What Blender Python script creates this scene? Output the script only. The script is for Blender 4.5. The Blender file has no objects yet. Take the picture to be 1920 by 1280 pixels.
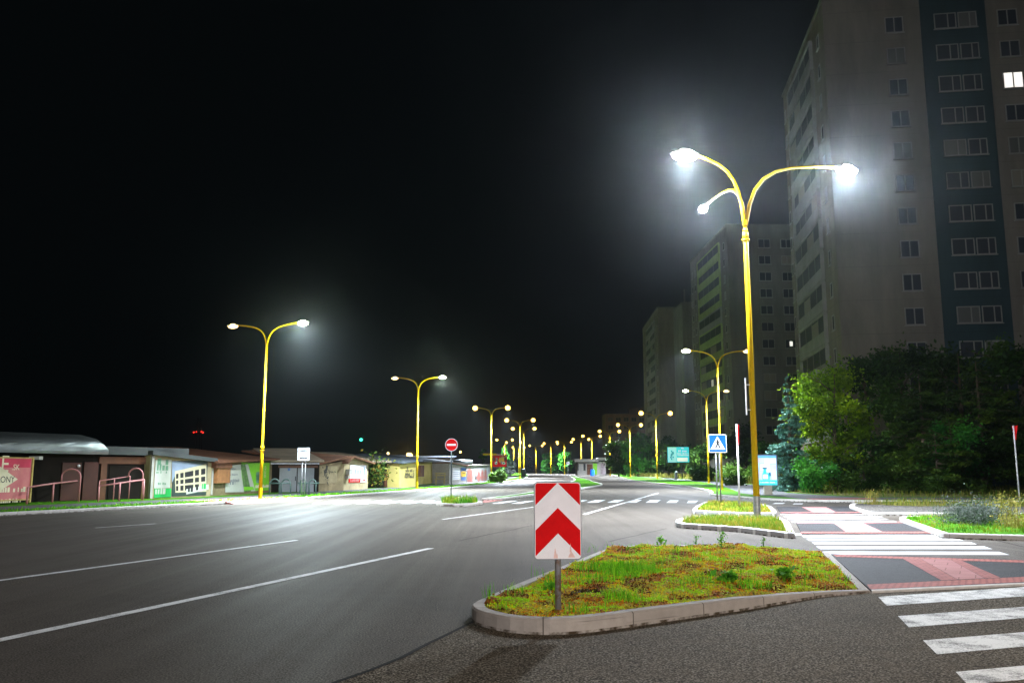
import bpy, math, random
import numpy as np
from mathutils import Vector, Matrix
from mathutils.geometry import delaunay_2d_cdt

random.seed(7)
RNG = np.random.default_rng(7)
SC = bpy.context.scene
COL = SC.collection

# ------------------------------------------------------------------ camera maths
F = 1600.0                      # focal length in photograph pixels (1920 wide)
CAM_H = 1.5
TH = math.atan(240.0 / F)       # pitch up
CT, ST = math.cos(TH), math.sin(TH)

def ray(px, py):
    u, v = (px - 960.0) / F, (640.0 - py) / F
    return Vector((u, CT - v * ST, ST + v * CT))

def gp(px, py, z=0.0):
    d = ray(px, py)
    t = (z - CAM_H) / d.z
    return Vector((d.x * t, d.y * t, z))

def at(px, py, D):
    d = ray(px, py)
    t = D / d.y
    return Vector((d.x * t, D, CAM_H + d.z * t))

def onplane(px, py, A, B):
    """(distance along A->B, height) where the line of sight meets the upright plane through A and B"""
    u = Vector((B.x - A.x, B.y - A.y, 0)).normalized()
    n = Vector((u.y, -u.x, 0))
    d = ray(px, py)
    t = (Vector((A.x, A.y, 0)) - Vector((0, 0, 0))).dot(n) / Vector((d.x, d.y, 0)).dot(n)
    p = d * t
    return (Vector((p.x - A.x, p.y - A.y, 0)).dot(u), CAM_H + p.z)

# ------------------------------------------------------------------ materials
def new_mat(name):
    m = bpy.data.materials.new(name)
    m.use_nodes = True
    nt = m.node_tree
    nt.nodes.clear()
    out = nt.nodes.new('ShaderNodeOutputMaterial')
    b = nt.nodes.new('ShaderNodeBsdfPrincipled')
    nt.links.new(b.outputs[0], out.inputs[0])
    return m, nt, b, out

def rgb(c):
    return (c[0], c[1], c[2], 1.0)

def N(nt, t, **kw):
    n = nt.nodes.new(t)
    for k, v in kw.items():
        setattr(n, k, v)
    return n

def noise(nt, vec, scale, detail=4, rough=0.6):
    n = N(nt, 'ShaderNodeTexNoise')
    n.inputs['Scale'].default_value = scale
    n.inputs['Detail'].default_value = detail
    n.inputs['Roughness'].default_value = rough
    nt.links.new(vec, n.inputs['Vector'])
    return n.outputs[0]

def ramp(nt, fac, stops):
    r = N(nt, 'ShaderNodeValToRGB')
    els = r.color_ramp.elements
    while len(els) < len(stops):
        els.new(0.5)
    for e, (p, c) in zip(els, stops):
        e.position = p
        e.color = rgb(c) if not isinstance(c, (int, float)) else (c, c, c, 1)
    nt.links.new(fac, r.inputs[0])
    return r.outputs[0]

def mix(nt, fac, a, b):
    m = N(nt, 'ShaderNodeMix', data_type='RGBA')
    for sock, v in ((m.inputs[0], fac), (m.inputs[6], a), (m.inputs[7], b)):
        if isinstance(v, (int, float)):
            sock.default_value = v
        elif isinstance(v, (tuple, list)):
            sock.default_value = rgb(v)
        else:
            nt.links.new(v, sock)
    return m.outputs[2]

def math_n(nt, op, a, b=0.0):
    m = N(nt, 'ShaderNodeMath', operation=op)
    for s, v in ((m.inputs[0], a), (m.inputs[1], b)):
        if isinstance(v, (int, float)):
            s.default_value = v
        else:
            nt.links.new(v, s)
    return m.outputs[0]

def bump(nt, b, height, strength, dist=0.01):
    n = N(nt, 'ShaderNodeBump')
    n.inputs['Strength'].default_value = strength
    n.inputs['Distance'].default_value = dist
    nt.links.new(height, n.inputs['Height'])
    nt.links.new(n.outputs[0], b.inputs['Normal'])

def pos(nt):
    return N(nt, 'ShaderNodeNewGeometry').outputs['Position']

def objco(nt):
    return N(nt, 'ShaderNodeTexCoord').outputs['Object']

def pm(name, c, var=0.25, scale=3.0, rough=0.6, metal=0.0, spec=0.4, bmp=0.0, bscale=40.0, c2=None, fine=0.0, fscale=60.0):
    """painted / plain surface with uneven colour, dirt and grain"""
    m, nt, b, o = new_mat(name)
    P = pos(nt)
    n1 = noise(nt, P, scale, 5, 0.65)
    lo = c2 if c2 else tuple(x * (1 - var) for x in c)
    hi = tuple(min(1, x * (1 + var * 0.6)) for x in c)
    col = ramp(nt, n1, [(0.3, lo), (0.7, hi)])
    if fine:
        n2 = noise(nt, P, fscale, 2, 0.5)
        col = mix(nt, ramp(nt, n2, [(0.35, 1.0), (0.65, 0.0)]), col, tuple(x * (1 - fine) for x in c))
    nt.links.new(col, b.inputs['Base Color'])
    b.inputs['Roughness'].default_value = rough
    b.inputs['Metallic'].default_value = metal
    b.inputs['Specular IOR Level'].default_value = spec
    if bmp:
        bump(nt, b, noise(nt, P, bscale, 3), bmp, 0.01)
    return m

def em(name, c, strength, var=0.0):
    m, nt, b, o = new_mat(name)
    b.inputs['Base Color'].default_value = rgb(tuple(min(1, x) for x in c))
    b.inputs['Emission Color'].default_value = rgb(c)
    b.inputs['Emission Strength'].default_value = strength
    return m

def asphalt(name, base, speck, sc, rough, light_streak=None, blotch=0.3, spec=0.5, bstr=0.5):
    m, nt, b, o = new_mat(name)
    P = pos(nt)
    g = noise(nt, P, sc, 2, 0.7)
    vor = N(nt, 'ShaderNodeTexVoronoi')
    vor.inputs['Scale'].default_value = sc * 0.9
    nt.links.new(P, vor.inputs['Vector'])
    col = ramp(nt, g, [(0.40, tuple(x * 0.2 for x in base)), (0.51, base), (0.61, speck)])
    big = noise(nt, P, 0.35, 6, 0.62)
    col = mix(nt, ramp(nt, big, [(0.35, 0.0), (0.68, blotch)]), col, tuple(x * 0.45 for x in base))
    mid = noise(nt, P, 4.0, 4, 0.6)
    col = mix(nt, ramp(nt, mid, [(0.45, 0.0), (0.75, 0.35)]), col, tuple(x * 1.5 for x in base))
    # bits of grit and leaf litter
    grit = N(nt, 'ShaderNodeTexVoronoi')
    grit.inputs['Scale'].default_value = 9.0
    nt.links.new(P, grit.inputs['Vector'])
    gm = math_n(nt, 'LESS_THAN', grit.outputs['Distance'], 0.035)
    keep = math_n(nt, 'GREATER_THAN', N(nt, 'ShaderNodeSeparateColor').outputs[0], 2.0)
    sepc = N(nt, 'ShaderNodeSeparateColor')
    nt.links.new(grit.outputs['Color'], sepc.inputs[0])
    gm = math_n(nt, 'MULTIPLY', gm, math_n(nt, 'GREATER_THAN', sepc.outputs[0], 0.72))
    col = mix(nt, gm, col, (0.32, 0.28, 0.2))
    r = None
    if light_streak:
        ang, = light_streak
        mp = N(nt, 'ShaderNodeMapping')
        mp.inputs['Rotation'].default_value = (0, 0, ang)
        mp.inputs['Scale'].default_value = (1.6, 0.03, 1)
        nt.links.new(P, mp.inputs['Vector'])
        st = noise(nt, mp.outputs[0], 1.0, 5, 0.6)
        r = ramp(nt, st, [(0.32, rough + 0.1), (0.68, rough - 0.05)])
        col = mix(nt, ramp(nt, st, [(0.38, 0.0), (0.66, 0.18)]), col, tuple(x * 1.5 for x in base))  # paler bands put the headlight streaks along the road into its colour
        nt.links.new(r, b.inputs['Roughness'])
    else:
        b.inputs['Roughness'].default_value = rough
    nt.links.new(col, b.inputs['Base Color'])
    b.inputs['Specular IOR Level'].default_value = spec
    bump(nt, b, math_n(nt, 'ADD', g, vor.outputs['Distance']), bstr, 0.004)
    return m

def paint_line(name, c=(0.75, 0.74, 0.72), wear=0.5, under=(0.05, 0.047, 0.045)):
    m, nt, b, o = new_mat(name)
    P = pos(nt)
    n1 = noise(nt, P, 70.0, 3, 0.75)
    n2 = noise(nt, P, 3.0, 5, 0.65)
    s = math_n(nt, 'ADD', math_n(nt, 'MULTIPLY', n1, 0.6), math_n(nt, 'MULTIPLY', n2, 0.6))
    f = ramp(nt, s, [(0.66 - 0.16 * wear, 0.0), (0.76 - 0.12 * wear, min(1, wear * 1.3))])
    col = mix(nt, f, c, under)
    col = mix(nt, ramp(nt, n2, [(0.35, 0.3), (0.65, 0.0)]), col, tuple(x * 0.6 for x in c))
    nt.links.new(col, b.inputs['Base Color'])
    b.inputs['Roughness'].default_value = 0.7
    b.inputs['Specular IOR Level'].default_value = 0.1
    bump(nt, b, n1, 0.3, 0.003)
    return m

def brick_mat(name, c1, c2, mortar, w, h, rot=0.0, rough=0.75):
    m, nt, b, o = new_mat(name)
    P = pos(nt)
    mp = N(nt, 'ShaderNodeMapping')
    mp.inputs['Rotation'].default_value = (0, 0, rot)
    nt.links.new(P, mp.inputs['Vector'])
    t = N(nt, 'ShaderNodeTexBrick')
    t.inputs['Scale'].default_value = 1.0
    t.inputs['Brick Width'].default_value = w
    t.inputs['Row Height'].default_value = h
    t.inputs['Mortar Size'].default_value = 0.008
    t.inputs['Color1'].default_value = rgb(c1)
    t.inputs['Color2'].default_value = rgb(c2)
    t.inputs['Mortar'].default_value = rgb(mortar)
    nt.links.new(mp.outputs[0], t.inputs['Vector'])
    col = mix(nt, ramp(nt, noise(nt, P, 2.0, 5), [(0.4, 0.0), (0.75, 0.5)]), t.outputs[0], tuple(x * 0.55 for x in c1))
    nt.links.new(col, b.inputs['Base Color'])
    b.inputs['Roughness'].default_value = rough
    b.inputs['Specular IOR Level'].default_value = 0.08
    bump(nt, b, t.outputs['Fac'], -0.4, 0.006)
    return m

def kerb_mat(name, c, joint, jc, jw=0.012, var=0.3):
    m, nt, b, o = new_mat(name)
    P = pos(nt)
    uv = N(nt, 'ShaderNodeUVMap')
    uv.uv_map = 'run'
    sp = N(nt, 'ShaderNodeSeparateXYZ')
    nt.links.new(uv.outputs[0], sp.inputs[0])
    fr = math_n(nt, 'FRACT', math_n(nt, 'DIVIDE', sp.outputs[0], joint))
    j = math_n(nt, 'LESS_THAN', fr, jw / joint)
    wn = N(nt, 'ShaderNodeTexWhiteNoise', noise_dimensions='1D')
    nt.links.new(math_n(nt, 'FLOOR', math_n(nt, 'DIVIDE', sp.outputs[0], joint)), wn.inputs['W'])
    n1 = noise(nt, P, 5.0, 6, 0.7)
    col = ramp(nt, n1, [(0.3, tuple(x * (1 - var) for x in c)), (0.7, c)])
    col = mix(nt, math_n(nt, 'MULTIPLY', wn.outputs[0], 0.35), col, tuple(x * 0.6 for x in c))
    low = math_n(nt, 'LESS_THAN', sp.outputs[1], 0.035)
    grime = math_n(nt, 'MULTIPLY', ramp(nt, noise(nt, P, 9.0, 4), [(0.42, 0.0), (0.6, 1.0)]), low)
    col = mix(nt, grime, col, (0.05, 0.035, 0.02))
    # scuffed tyre rubber
    mp = N(nt, 'ShaderNodeMapping')
    mp.inputs['Scale'].default_value = (0.7, 22.0, 1)
    nt.links.new(uv.outputs[0], mp.inputs['Vector'])
    sc = noise(nt, mp.outputs[0], 1.3, 3, 0.5)
    col = mix(nt, ramp(nt, sc, [(0.6, 0.0), (0.72, 0.6)]), col, (0.07, 0.06, 0.06))
    col = mix(nt, j, col, jc)
    nt.links.new(col, b.inputs['Base Color'])
    b.inputs['Roughness'].default_value = 0.85
    b.inputs['Specular IOR Level'].default_value = 0.1
    bump(nt, b, noise(nt, P, 60.0, 3), 0.25, 0.004)
    return m

def leaf_mat(name, dark, mid, light, trans=0.25, rough=0.55):
    m, nt, b, o = new_mat(name)
    at_ = N(nt, 'ShaderNodeAttribute', attribute_name='tint')
    col = ramp(nt, at_.outputs['Fac'], [(0.0, dark), (0.5, mid), (1.0, light)])
    nt.links.new(col, b.inputs['Base Color'])
    b.inputs['Roughness'].default_value = rough
    b.inputs['Specular IOR Level'].default_value = 0.08
    tr = N(nt, 'ShaderNodeBsdfTranslucent')
    nt.links.new(col, tr.inputs[0])
    mx = N(nt, 'ShaderNodeMixShader')
    mx.inputs[0].default_value = trans
    nt.links.new(b.outputs[0], mx.inputs[1])
    nt.links.new(tr.outputs[0], mx.inputs[2])
    nt.links.new(mx.outputs[0], o.inputs[0])
    return m

def lawn_mat(name, a, bcol, dry, dryamt=0.3, sc=2.0):
    m, nt, b, o = new_mat(name)
    P = pos(nt)
    n1 = noise(nt, P, sc, 6, 0.7)
    n2 = noise(nt, P, 45.0, 3, 0.7)
    col = ramp(nt, n2, [(0.3, a), (0.7, bcol)])
    col = mix(nt, ramp(nt, n1, [(0.5, 0.0), (0.72, dryamt)]), col, dry)
    nt.links.new(col, b.inputs['Base Color'])
    b.inputs['Roughness'].default_value = 0.9
    b.inputs['Specular IOR Level'].default_value = 0.1
    bump(nt, b, n2, 1.0, 0.05)
    return m

M = {}
M['ground'] = pm('earth', (0.035, 0.035, 0.022), 0.4, 0.5, 0.95, spec=0.1, bmp=0.4, bscale=6)
M['road'] = asphalt('road_asphalt', (0.074, 0.063, 0.053), (0.18, 0.155, 0.13), 60.0, 0.6, (0.32,), 0.4, 0.06, 0.25)
M['street'] = asphalt('street_asphalt', (0.08, 0.063, 0.043), (0.30, 0.265, 0.21), 55.0, 0.85, None, 0.5, 0.04, 0.6)
M['refuge'] = asphalt('refuge_asphalt', (0.038, 0.037, 0.039), (0.09, 0.09, 0.095), 80.0, 0.75, None, 0.5, 0.1, 0.4)
M['walk'] = asphalt('pavement_asphalt', (0.075, 0.073, 0.075), (0.13, 0.13, 0.13), 40.0, 0.7, None, 0.3, 0.3, 0.4)
M['gravel'] = asphalt('gravel_ground', (0.08, 0.073, 0.065), (0.24, 0.22, 0.2), 18.0, 0.9, None, 0.6, 0.2, 1.0)
M['line'] = paint_line('road_paint')
M['zebra'] = paint_line('worn_zebra_paint', (0.8, 0.79, 0.77), 0.62)
M['zebra_clean'] = paint_line('zebra_paint', (0.6, 0.6, 0.61), 0.2)
M['pink'] = brick_mat('pink_paver', (0.38, 0.14, 0.125), (0.31, 0.11, 0.10), (0.13, 0.06, 0.055), 0.2, 0.1)
M['pinkslab'] = brick_mat('pink_slab', (0.40, 0.18, 0.17), (0.35, 0.155, 0.145), (0.2, 0.09, 0.085), 0.4, 0.4, 0.5)
M['tactile'] = brick_mat('tactile_paver', (0.44, 0.15, 0.125), (0.37, 0.12, 0.10), (0.13, 0.05, 0.045), 0.09, 0.09, 0.03)
M['kerb'] = kerb_mat('kerb_concrete', (0.42, 0.38, 0.34), 1.0, (0.1, 0.085, 0.075))
M['kerb2'] = kerb_mat('kerb_blocks', (0.5, 0.48, 0.48), 0.62, (0.8, 0.78, 0.76), 0.12)
M['kerbw'] = kerb_mat('kerb_pale', (0.6, 0.57, 0.53), 1.0, (0.25, 0.22, 0.2))
M['tar'] = pm('tar_joint', (0.010, 0.008, 0.007), 0.3, 3, 0.7, spec=0.05)
M['lawn'] = lawn_mat('mown_lawn', (0.03, 0.13, 0.003), (0.075, 0.25, 0.006), (0.16, 0.2, 0.012), 0.25)
M['dry'] = lawn_mat('dry_lawn', (0.09, 0.1, 0.02), (0.16, 0.16, 0.04), (0.26, 0.2, 0.08), 0.6, 0.7)
M['yellow'] = pm('yellow_paint', (0.66, 0.42, 0.002), 0.18, 1.2, 0.5, spec=0.12, c2=(0.52, 0.30, 0.002), fine=.12, fscale=9.0)
M['galv'] = pm('galvanised_steel', (0.32, 0.32, 0.34), 0.35, 14, 0.45, 0.7, bmp=0.05)
M['greypaint'] = pm('grey_paint', (0.17, 0.18, 0.2), 0.15, 3, 0.5)
M['darkmetal'] = pm('dark_metal', (0.03, 0.04, 0.045), 0.3, 6, 0.5, 0.3)
M['whitepost'] = pm('white_post_paint', (0.68, 0.66, 0.66), 0.15, 8, 0.5)
M['plastic'] = pm('lamp_housing', (0.3, 0.3, 0.3), 0.1, 4, 0.4)
M['signwhite'] = pm('sign_white', (0.88, 0.86, 0.90), 0.06, 6, 0.6, spec=.2)
M['signred'] = pm('sign_red', (0.68, 0.006, 0.008), 0.12, 9, 0.75, spec=.08)
M['signblue'] = pm('sign_blue', (0.008, 0.09, 0.68), 0.1, 6, 0.75, spec=.08)
M['black'] = pm('black_print', (0.012, 0.012, 0.014), 0.2, 6, 0.6)
M['salmon'] = pm('salmon_inner_face', (0.7, 0.28, 0.17), 0.2, 6, 0.5)  # even salmon for the inner face of the give way signs
M['scrape'] = pm('scraped_pink', (0.82, 0.55, 0.5), 0.2, 20, 0.5)

def lampem(name, c, s):
    return em(name, c, s)
M['em_white'] = lampem('led_white', (0.93, 0.97, 1.0), 300.0)
M['em_mid'] = lampem('led_greenish', (0.92, 1.0, 0.62), 30.0)
M['em_far'] = lampem('sodium_glow', (1.0, 0.58, 0.10), 11.0)
M['em_dim'] = lampem('led_off_axis', (1.0, 0.72, 0.3), 4.0)

# ------------------------------------------------------------------ mesh builder
class MB:
    def __init__(self):
        self.v, self.f, self.m, self.uv = [], [], [], {}
    def add(self, vs, fs, mi=0):
        o = len(self.v)
        self.v += [tuple(p) for p in vs]
        for q in fs:
            self.f.append(tuple(i + o for i in q))
            self.m.append(mi)
        return self
    def obox(self, o, ex, ey, ez, mi=0):
        o, ex, ey, ez = Vector(o), Vector(ex), Vector(ey), Vector(ez)
        vs = [o, o + ex, o + ex + ey, o + ey, o + ez, o + ex + ez, o + ex + ey + ez, o + ey + ez]
        return self.add(vs, [(3, 2, 1, 0), (4, 5, 6, 7), (0, 1, 5, 4), (1, 2, 6, 5), (2, 3, 7, 6), (3, 0, 4, 7)], mi)
    def box(self, c, s, mi=0, yaw=0.0):
        cx, sx = math.cos(yaw), math.sin(yaw)
        ex = Vector((cx, sx, 0)) * s[0]
        ey = Vector((-sx, cx, 0)) * s[1]
        ez = Vector((0, 0, s[2]))
        return self.obox(Vector(c) - ex / 2 - ey / 2 - ez / 2, ex, ey, ez, mi)
    def prism(self, poly, z0, z1, mi=0, bottom=True):
        n = len(poly)
        zz0 = z0 if isinstance(z0, (list, tuple)) else [z0] * n
        zz1 = z1 if isinstance(z1, (list, tuple)) else [z1] * n
        a = sum(poly[i][0] * poly[(i + 1) % n][1] - poly[(i + 1) % n][0] * poly[i][1] for i in range(n))
        idx = list(range(n)) if a > 0 else list(range(n))[::-1]
        vs = [(poly[i][0], poly[i][1], zz0[i]) for i in idx] + [(poly[i][0], poly[i][1], zz1[i]) for i in idx]
        fs = [tuple(range(n, 2 * n))] + [(i, (i + 1) % n, n + (i + 1) % n, n + i) for i in range(n)]
        if bottom:
            fs.append(tuple(range(n))[::-1])
        return self.add(vs, fs, mi)
    def sheet(self, poly, z, mi=0):
        n = len(poly)
        a = sum(poly[i][0] * poly[(i + 1) % n][1] - poly[(i + 1) % n][0] * poly[i][1] for i in range(n))
        p = poly if a > 0 else poly[::-1]
        return self.add([(q[0], q[1], z) for q in p], [tuple(range(n))], mi)
    def tube(self, pts, rad, n=8, mi=0, caps=True):
        pts = [Vector(p) for p in pts]
        if isinstance(rad, (int, float)):
            rad = [rad] * len(pts)
        vs, fs = [], []
        prev = None
        for i, p in enumerate(pts):
            d = (pts[min(i + 1, len(pts) - 1)] - pts[max(i - 1, 0)]).normalized()
            if prev is None:
                r = d.orthogonal().normalized()
            else:
                r = (prev - d * prev.dot(d)).normalized()
            prev = r
            s = d.cross(r)
            for k in range(n):
                a = 2 * math.pi * k / n
                vs.append(p + (r * math.cos(a) + s * math.sin(a)) * rad[i])
        for i in range(len(pts) - 1):
            for k in range(n):
                fs.append((i * n + k, i * n + (k + 1) % n, (i + 1) * n + (k + 1) % n, (i + 1) * n + k))
        if caps:
            fs.append(tuple(range(n))[::-1])
            fs.append(tuple(range((len(pts) - 1) * n, len(pts) * n)))
        return self.add(vs, fs, mi)
    def ball(self, c, r, mi=0, nu=12, nv=8):
        r = (r, r, r) if isinstance(r, (int, float)) else r
        vs, fs = [], []
        for j in range(nv + 1):
            t = math.pi * j / nv
            for i in range(nu):
                a = 2 * math.pi * i / nu
                vs.append((c[0] + r[0] * math.sin(t) * math.cos(a), c[1] + r[1] * math.sin(t) * math.sin(a), c[2] + r[2] * math.cos(t)))
        for j in range(nv):
            for i in range(nu):
                fs.append((j * nu + i, (j + 1) * nu + i, (j + 1) * nu + (i + 1) % nu, j * nu + (i + 1) % nu))
        return self.add(vs, fs, mi)
    def build(self, name, mats, parent=None, origin=(0, 0, 0), smooth=False):
        me = bpy.data.meshes.new(name)
        o = Vector(origin)
        me.from_pydata([(v[0] - o.x, v[1] - o.y, v[2] - o.z) for v in self.v], [], self.f)
        if not isinstance(mats, (list, tuple)):
            mats = [mats]
        for m in mats:
            me.materials.append(M[m] if isinstance(m, str) else m)
        me.polygons.foreach_set('material_index', self.m)
        if smooth:
            me.polygons.foreach_set('use_smooth', [True] * len(me.polygons))
        me.update()
        ob = bpy.data.objects.new(name, me)
        COL.objects.link(ob)
        if parent is not None:
            ob.parent = parent
        else:
            ob.location = o
        return ob

def tag(o, label, cat, group=None):
    o['label'] = label
    o['category'] = cat
    if group:
        o['group'] = group
    return o

def thing(name, label, cat, loc=(0, 0, 0), rz=0.0, group=None):
    o = bpy.data.objects.new(name, None)
    o.empty_display_size = 0.3
    COL.objects.link(o)
    o.location = loc
    o.rotation_euler = (0, 0, rz)
    return tag(o, label, cat, group)

def struct(o):
    o['kind'] = 'structure'
    return o

def stuff(o, label, cat):
    o['kind'] = 'stuff'
    return tag(o, label, cat)

def kids(o):
    return [c for c in bpy.data.objects if c.parent == o]

def dup(root, loc, rz, label, scale=1.0, group=None):
    r = root.copy()
    COL.objects.link(r)
    r.location = loc
    r.rotation_euler = (0, 0, rz)
    r.scale = (scale, scale, scale) if isinstance(scale, (int, float)) else scale
    r['label'] = label
    if group:
        r['group'] = group
    def rec(a, b):
        for ch in TREE.get(a.name, None) or kids(a):
            c = ch.copy()
            COL.objects.link(c)
            c.parent = b
            rec(ch, c)
    rec(root, r)
    return r
TREE = {}

def text_geo(s, size):
    cu = bpy.data.curves.new('lettering', 'FONT')
    cu.body = s
    cu.size = size
    cu.align_x = 'CENTER'
    cu.align_y = 'CENTER'
    ob = bpy.data.objects.new('lettering', cu)
    COL.objects.link(ob)
    dg = bpy.context.evaluated_depsgraph_get()
    me = bpy.data.meshes.new_from_object(ob.evaluated_get(dg))
    vs = [tuple(v.co) for v in me.vertices]
    fs = [tuple(p.vertices) for p in me.polygons]
    bpy.data.objects.remove(ob)
    bpy.data.curves.remove(cu)
    bpy.data.meshes.remove(me)
    return vs, fs

class Panel:
    """flat upright frame: origin o, along u, up z, out n"""
    def __init__(self, o, u, n=None):
        self.o, self.u = Vector(o), Vector(u).normalized()
        self.n = n if n is not None else Vector((self.u.y, -self.u.x, 0))
    def p(self, a, z, c=0.0):
        return self.o + self.u * a + Vector((0, 0, z)) + self.n * c
    def rect(self, mb, a0, z0, a1, z1, c0, c1, mi=0):
        mb.obox(self.p(a0, z0, c0), self.u * (a1 - a0), self.n * (c1 - c0), Vector((0, 0, z1 - z0)), mi)
    def poly(self, mb, pts, c, mi=0):
        k = len(pts)
        ar = sum(pts[i][0] * pts[(i + 1) % k][1] - pts[(i + 1) % k][0] * pts[i][1] for i in range(k))
        q = pts if ar > 0 else pts[::-1]
        mb.add([self.p(a, z, c) for a, z in q], [tuple(range(k))], mi)
    def slab(self, mb, pts, c0, c1, mi=0):
        k = len(pts)
        ar = sum(pts[i][0] * pts[(i + 1) % k][1] - pts[(i + 1) % k][0] * pts[i][1] for i in range(k))
        q = pts if ar > 0 else pts[::-1]
        vs = [self.p(a, z, c0) for a, z in q] + [self.p(a, z, c1) for a, z in q]
        fs = [tuple(range(k, 2 * k)), tuple(range(k))[::-1]] + [(i, (i + 1) % k, k + (i + 1) % k, k + i) for i in range(k)]
        mb.add(vs, fs, mi)
    def text(self, mb, s, a, z, size, c, mi=0):
        vs, fs = text_geo(s, size)
        mb.add([self.p(a + v[0], z + v[1], c) for v in vs], fs, mi)
    def scribble(self, mb, a0, a1, z, h, c, mi=0, seed=1):
        """a line of print too small to read: uneven little strokes"""
        r = random.Random(seed)
        a = a0
        while a < a1 - h * 0.2:
            w = h * r.uniform(0.25, 0.7)
            hh = h * r.uniform(0.65, 1.0)
            if r.random() < 0.84:
                self.poly(mb, [(a, z), (min(a + w, a1), z), (min(a + w, a1), z + hh), (a, z + hh)], c, mi)
            a += w + h * r.uniform(0.1, 0.22)

def catmull(pts, n=8):
    out = []
    P = [Vector((p[0], p[1])) for p in pts]
    P = [P[0] * 2 - P[1]] + P + [P[-1] * 2 - P[-2]]
    for i in range(1, len(P) - 2):
        for k in range(n):
            t = k / n
            out.append(0.5 * ((2 * P[i]) + (-P[i - 1] + P[i + 1]) * t + (2 * P[i - 1] - 5 * P[i] + 4 * P[i + 1] - P[i + 2]) * t * t
                              + (-P[i - 1] + 3 * P[i] - 3 * P[i + 1] + P[i + 2]) * t ** 3))
    out.append(P[-2])
    return out

def offset(line, d):
    """shift an open polyline to its left by d"""
    out = []
    for i, p in enumerate(line):
        t = (line[min(i + 1, len(line) - 1)] - line[max(i - 1, 0)]).normalized()
        out.append(p + Vector((-t.y, t.x)) * d)
    return out

def inset(poly, d):
    n = len(poly)
    a = sum(poly[i][0] * poly[(i + 1) % n][1] - poly[(i + 1) % n][0] * poly[i][1] for i in range(n))
    s = 1 if a > 0 else -1
    out = []
    for i in range(n):
        p0, p1, p2 = Vector(poly[i - 1][:2]), Vector(poly[i][:2]), Vector(poly[(i + 1) % n][:2])
        d1, d2 = (p1 - p0).normalized(), (p2 - p1).normalized()
        n1, n2 = Vector((-d1.y, d1.x)) * s, Vector((-d2.y, d2.x)) * s
        b = (n1 + n2)
        b = b.normalized() if b.length > 1e-6 else n1
        k = d / max(0.45, b.dot(n1))
        out.append(p1 + b * k)
    return out

def kerb_ring(name, poly, ztop, w, mat, closed=True, zbot=-0.01, side=None):
    """kerb stones following an outline; ztop per vertex"""
    n = len(poly)
    zt = ztop if isinstance(ztop, (list, tuple)) else [ztop] * n
    if closed:
        inn = inset(poly, w)
        mid = inset(poly, 0.018)
    else:
        inn = offset([Vector(p[:2]) for p in poly], w * side)
        mid = offset([Vector(p[:2]) for p in poly], 0.018 * side)
    vs, us = [], []
    run = 0.0
    lim = n + 1 if closed else n
    for k in range(lim):
        i = k % n
        if k:
            run += (Vector(poly[i][:2]) - Vector(poly[k - 1][:2])).length
        z = zt[i]
        vs += [(poly[i][0], poly[i][1], zbot), (poly[i][0], poly[i][1], z - 0.018), (mid[i][0], mid[i][1], z), (inn[i][0], inn[i][1], z), (inn[i][0], inn[i][1], zbot)]
        us += [(run, 0.0), (run, max(z - 0.018, 0.0)), (run, z + 0.02), (run, z + 0.2), (run, 0.5)]
    fs = []
    for k in range(lim - 1):
        for j in range(4):
            fs.append((k * 5 + j, (k + 1) * 5 + j, (k + 1) * 5 + j + 1, k * 5 + j + 1))
    me = bpy.data.meshes.new(name)
    me.from_pydata(vs, [], fs)
    me.materials.append(M[mat])
    uvl = me.uv_layers.new(name='run')
    for lp in me.loops:
        uvl.data[lp.index].uv = us[lp.vertex_index]
    me.update()
    ob = bpy.data.objects.new(name, me)
    COL.objects.link(ob)
    return struct(ob), inn

def inside(poly, x, y):
    c = False
    n = len(poly)
    j = n - 1
    for i in range(n):
        if ((poly[i][1] > y) != (poly[j][1] > y)) and (x < (poly[j][0] - poly[i][0]) * (y - poly[i][1]) / (poly[j][1] - poly[i][1]) + poly[i][0]):
            c = not c
        j = i
    return c

def scatter(poly, n, rng=random):
    xs = [p[0] for p in poly]
    ys = [p[1] for p in poly]
    out = []
    guard = 0
    while len(out) < n and guard < n * 40:
        guard += 1
        x, y = rng.uniform(min(xs), max(xs)), rng.uniform(min(ys), max(ys))
        if inside(poly, x, y):
            out.append((x, y))
    return out

def np_mesh(name, V, Fq, mats, tint=None, parent=None, mi=None, smooth=False):
    me = bpy.data.meshes.new(name)
    k = Fq.shape[1]
    me.vertices.add(len(V))
    me.vertices.foreach_set('co', V.astype(np.float32).ravel())
    me.loops.add(Fq.size)
    me.loops.foreach_set('vertex_index', Fq.astype(np.int32).ravel())
    me.polygons.add(len(Fq))
    me.polygons.foreach_set('loop_start', np.arange(0, Fq.size, k, dtype=np.int32))
    me.polygons.foreach_set('loop_total', np.full(len(Fq), k, dtype=np.int32))
    for m in (mats if isinstance(mats, (list, tuple)) else [mats]):
        me.materials.append(M[m] if isinstance(m, str) else m)
    if mi is not None:
        me.polygons.foreach_set('material_index', mi.astype(np.int32))
    me.update(calc_edges=True)
    if tint is not None:
        a = me.attributes.new('tint', 'FLOAT', 'POINT')
        a.data.foreach_set('value', tint.astype(np.float32))
    if smooth:
        me.polygons.foreach_set('use_smooth', [True] * len(me.polygons))
    ob = bpy.data.objects.new(name, me)
    COL.objects.link(ob)
    if parent is not None:
        ob.parent = parent
    return ob

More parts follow.
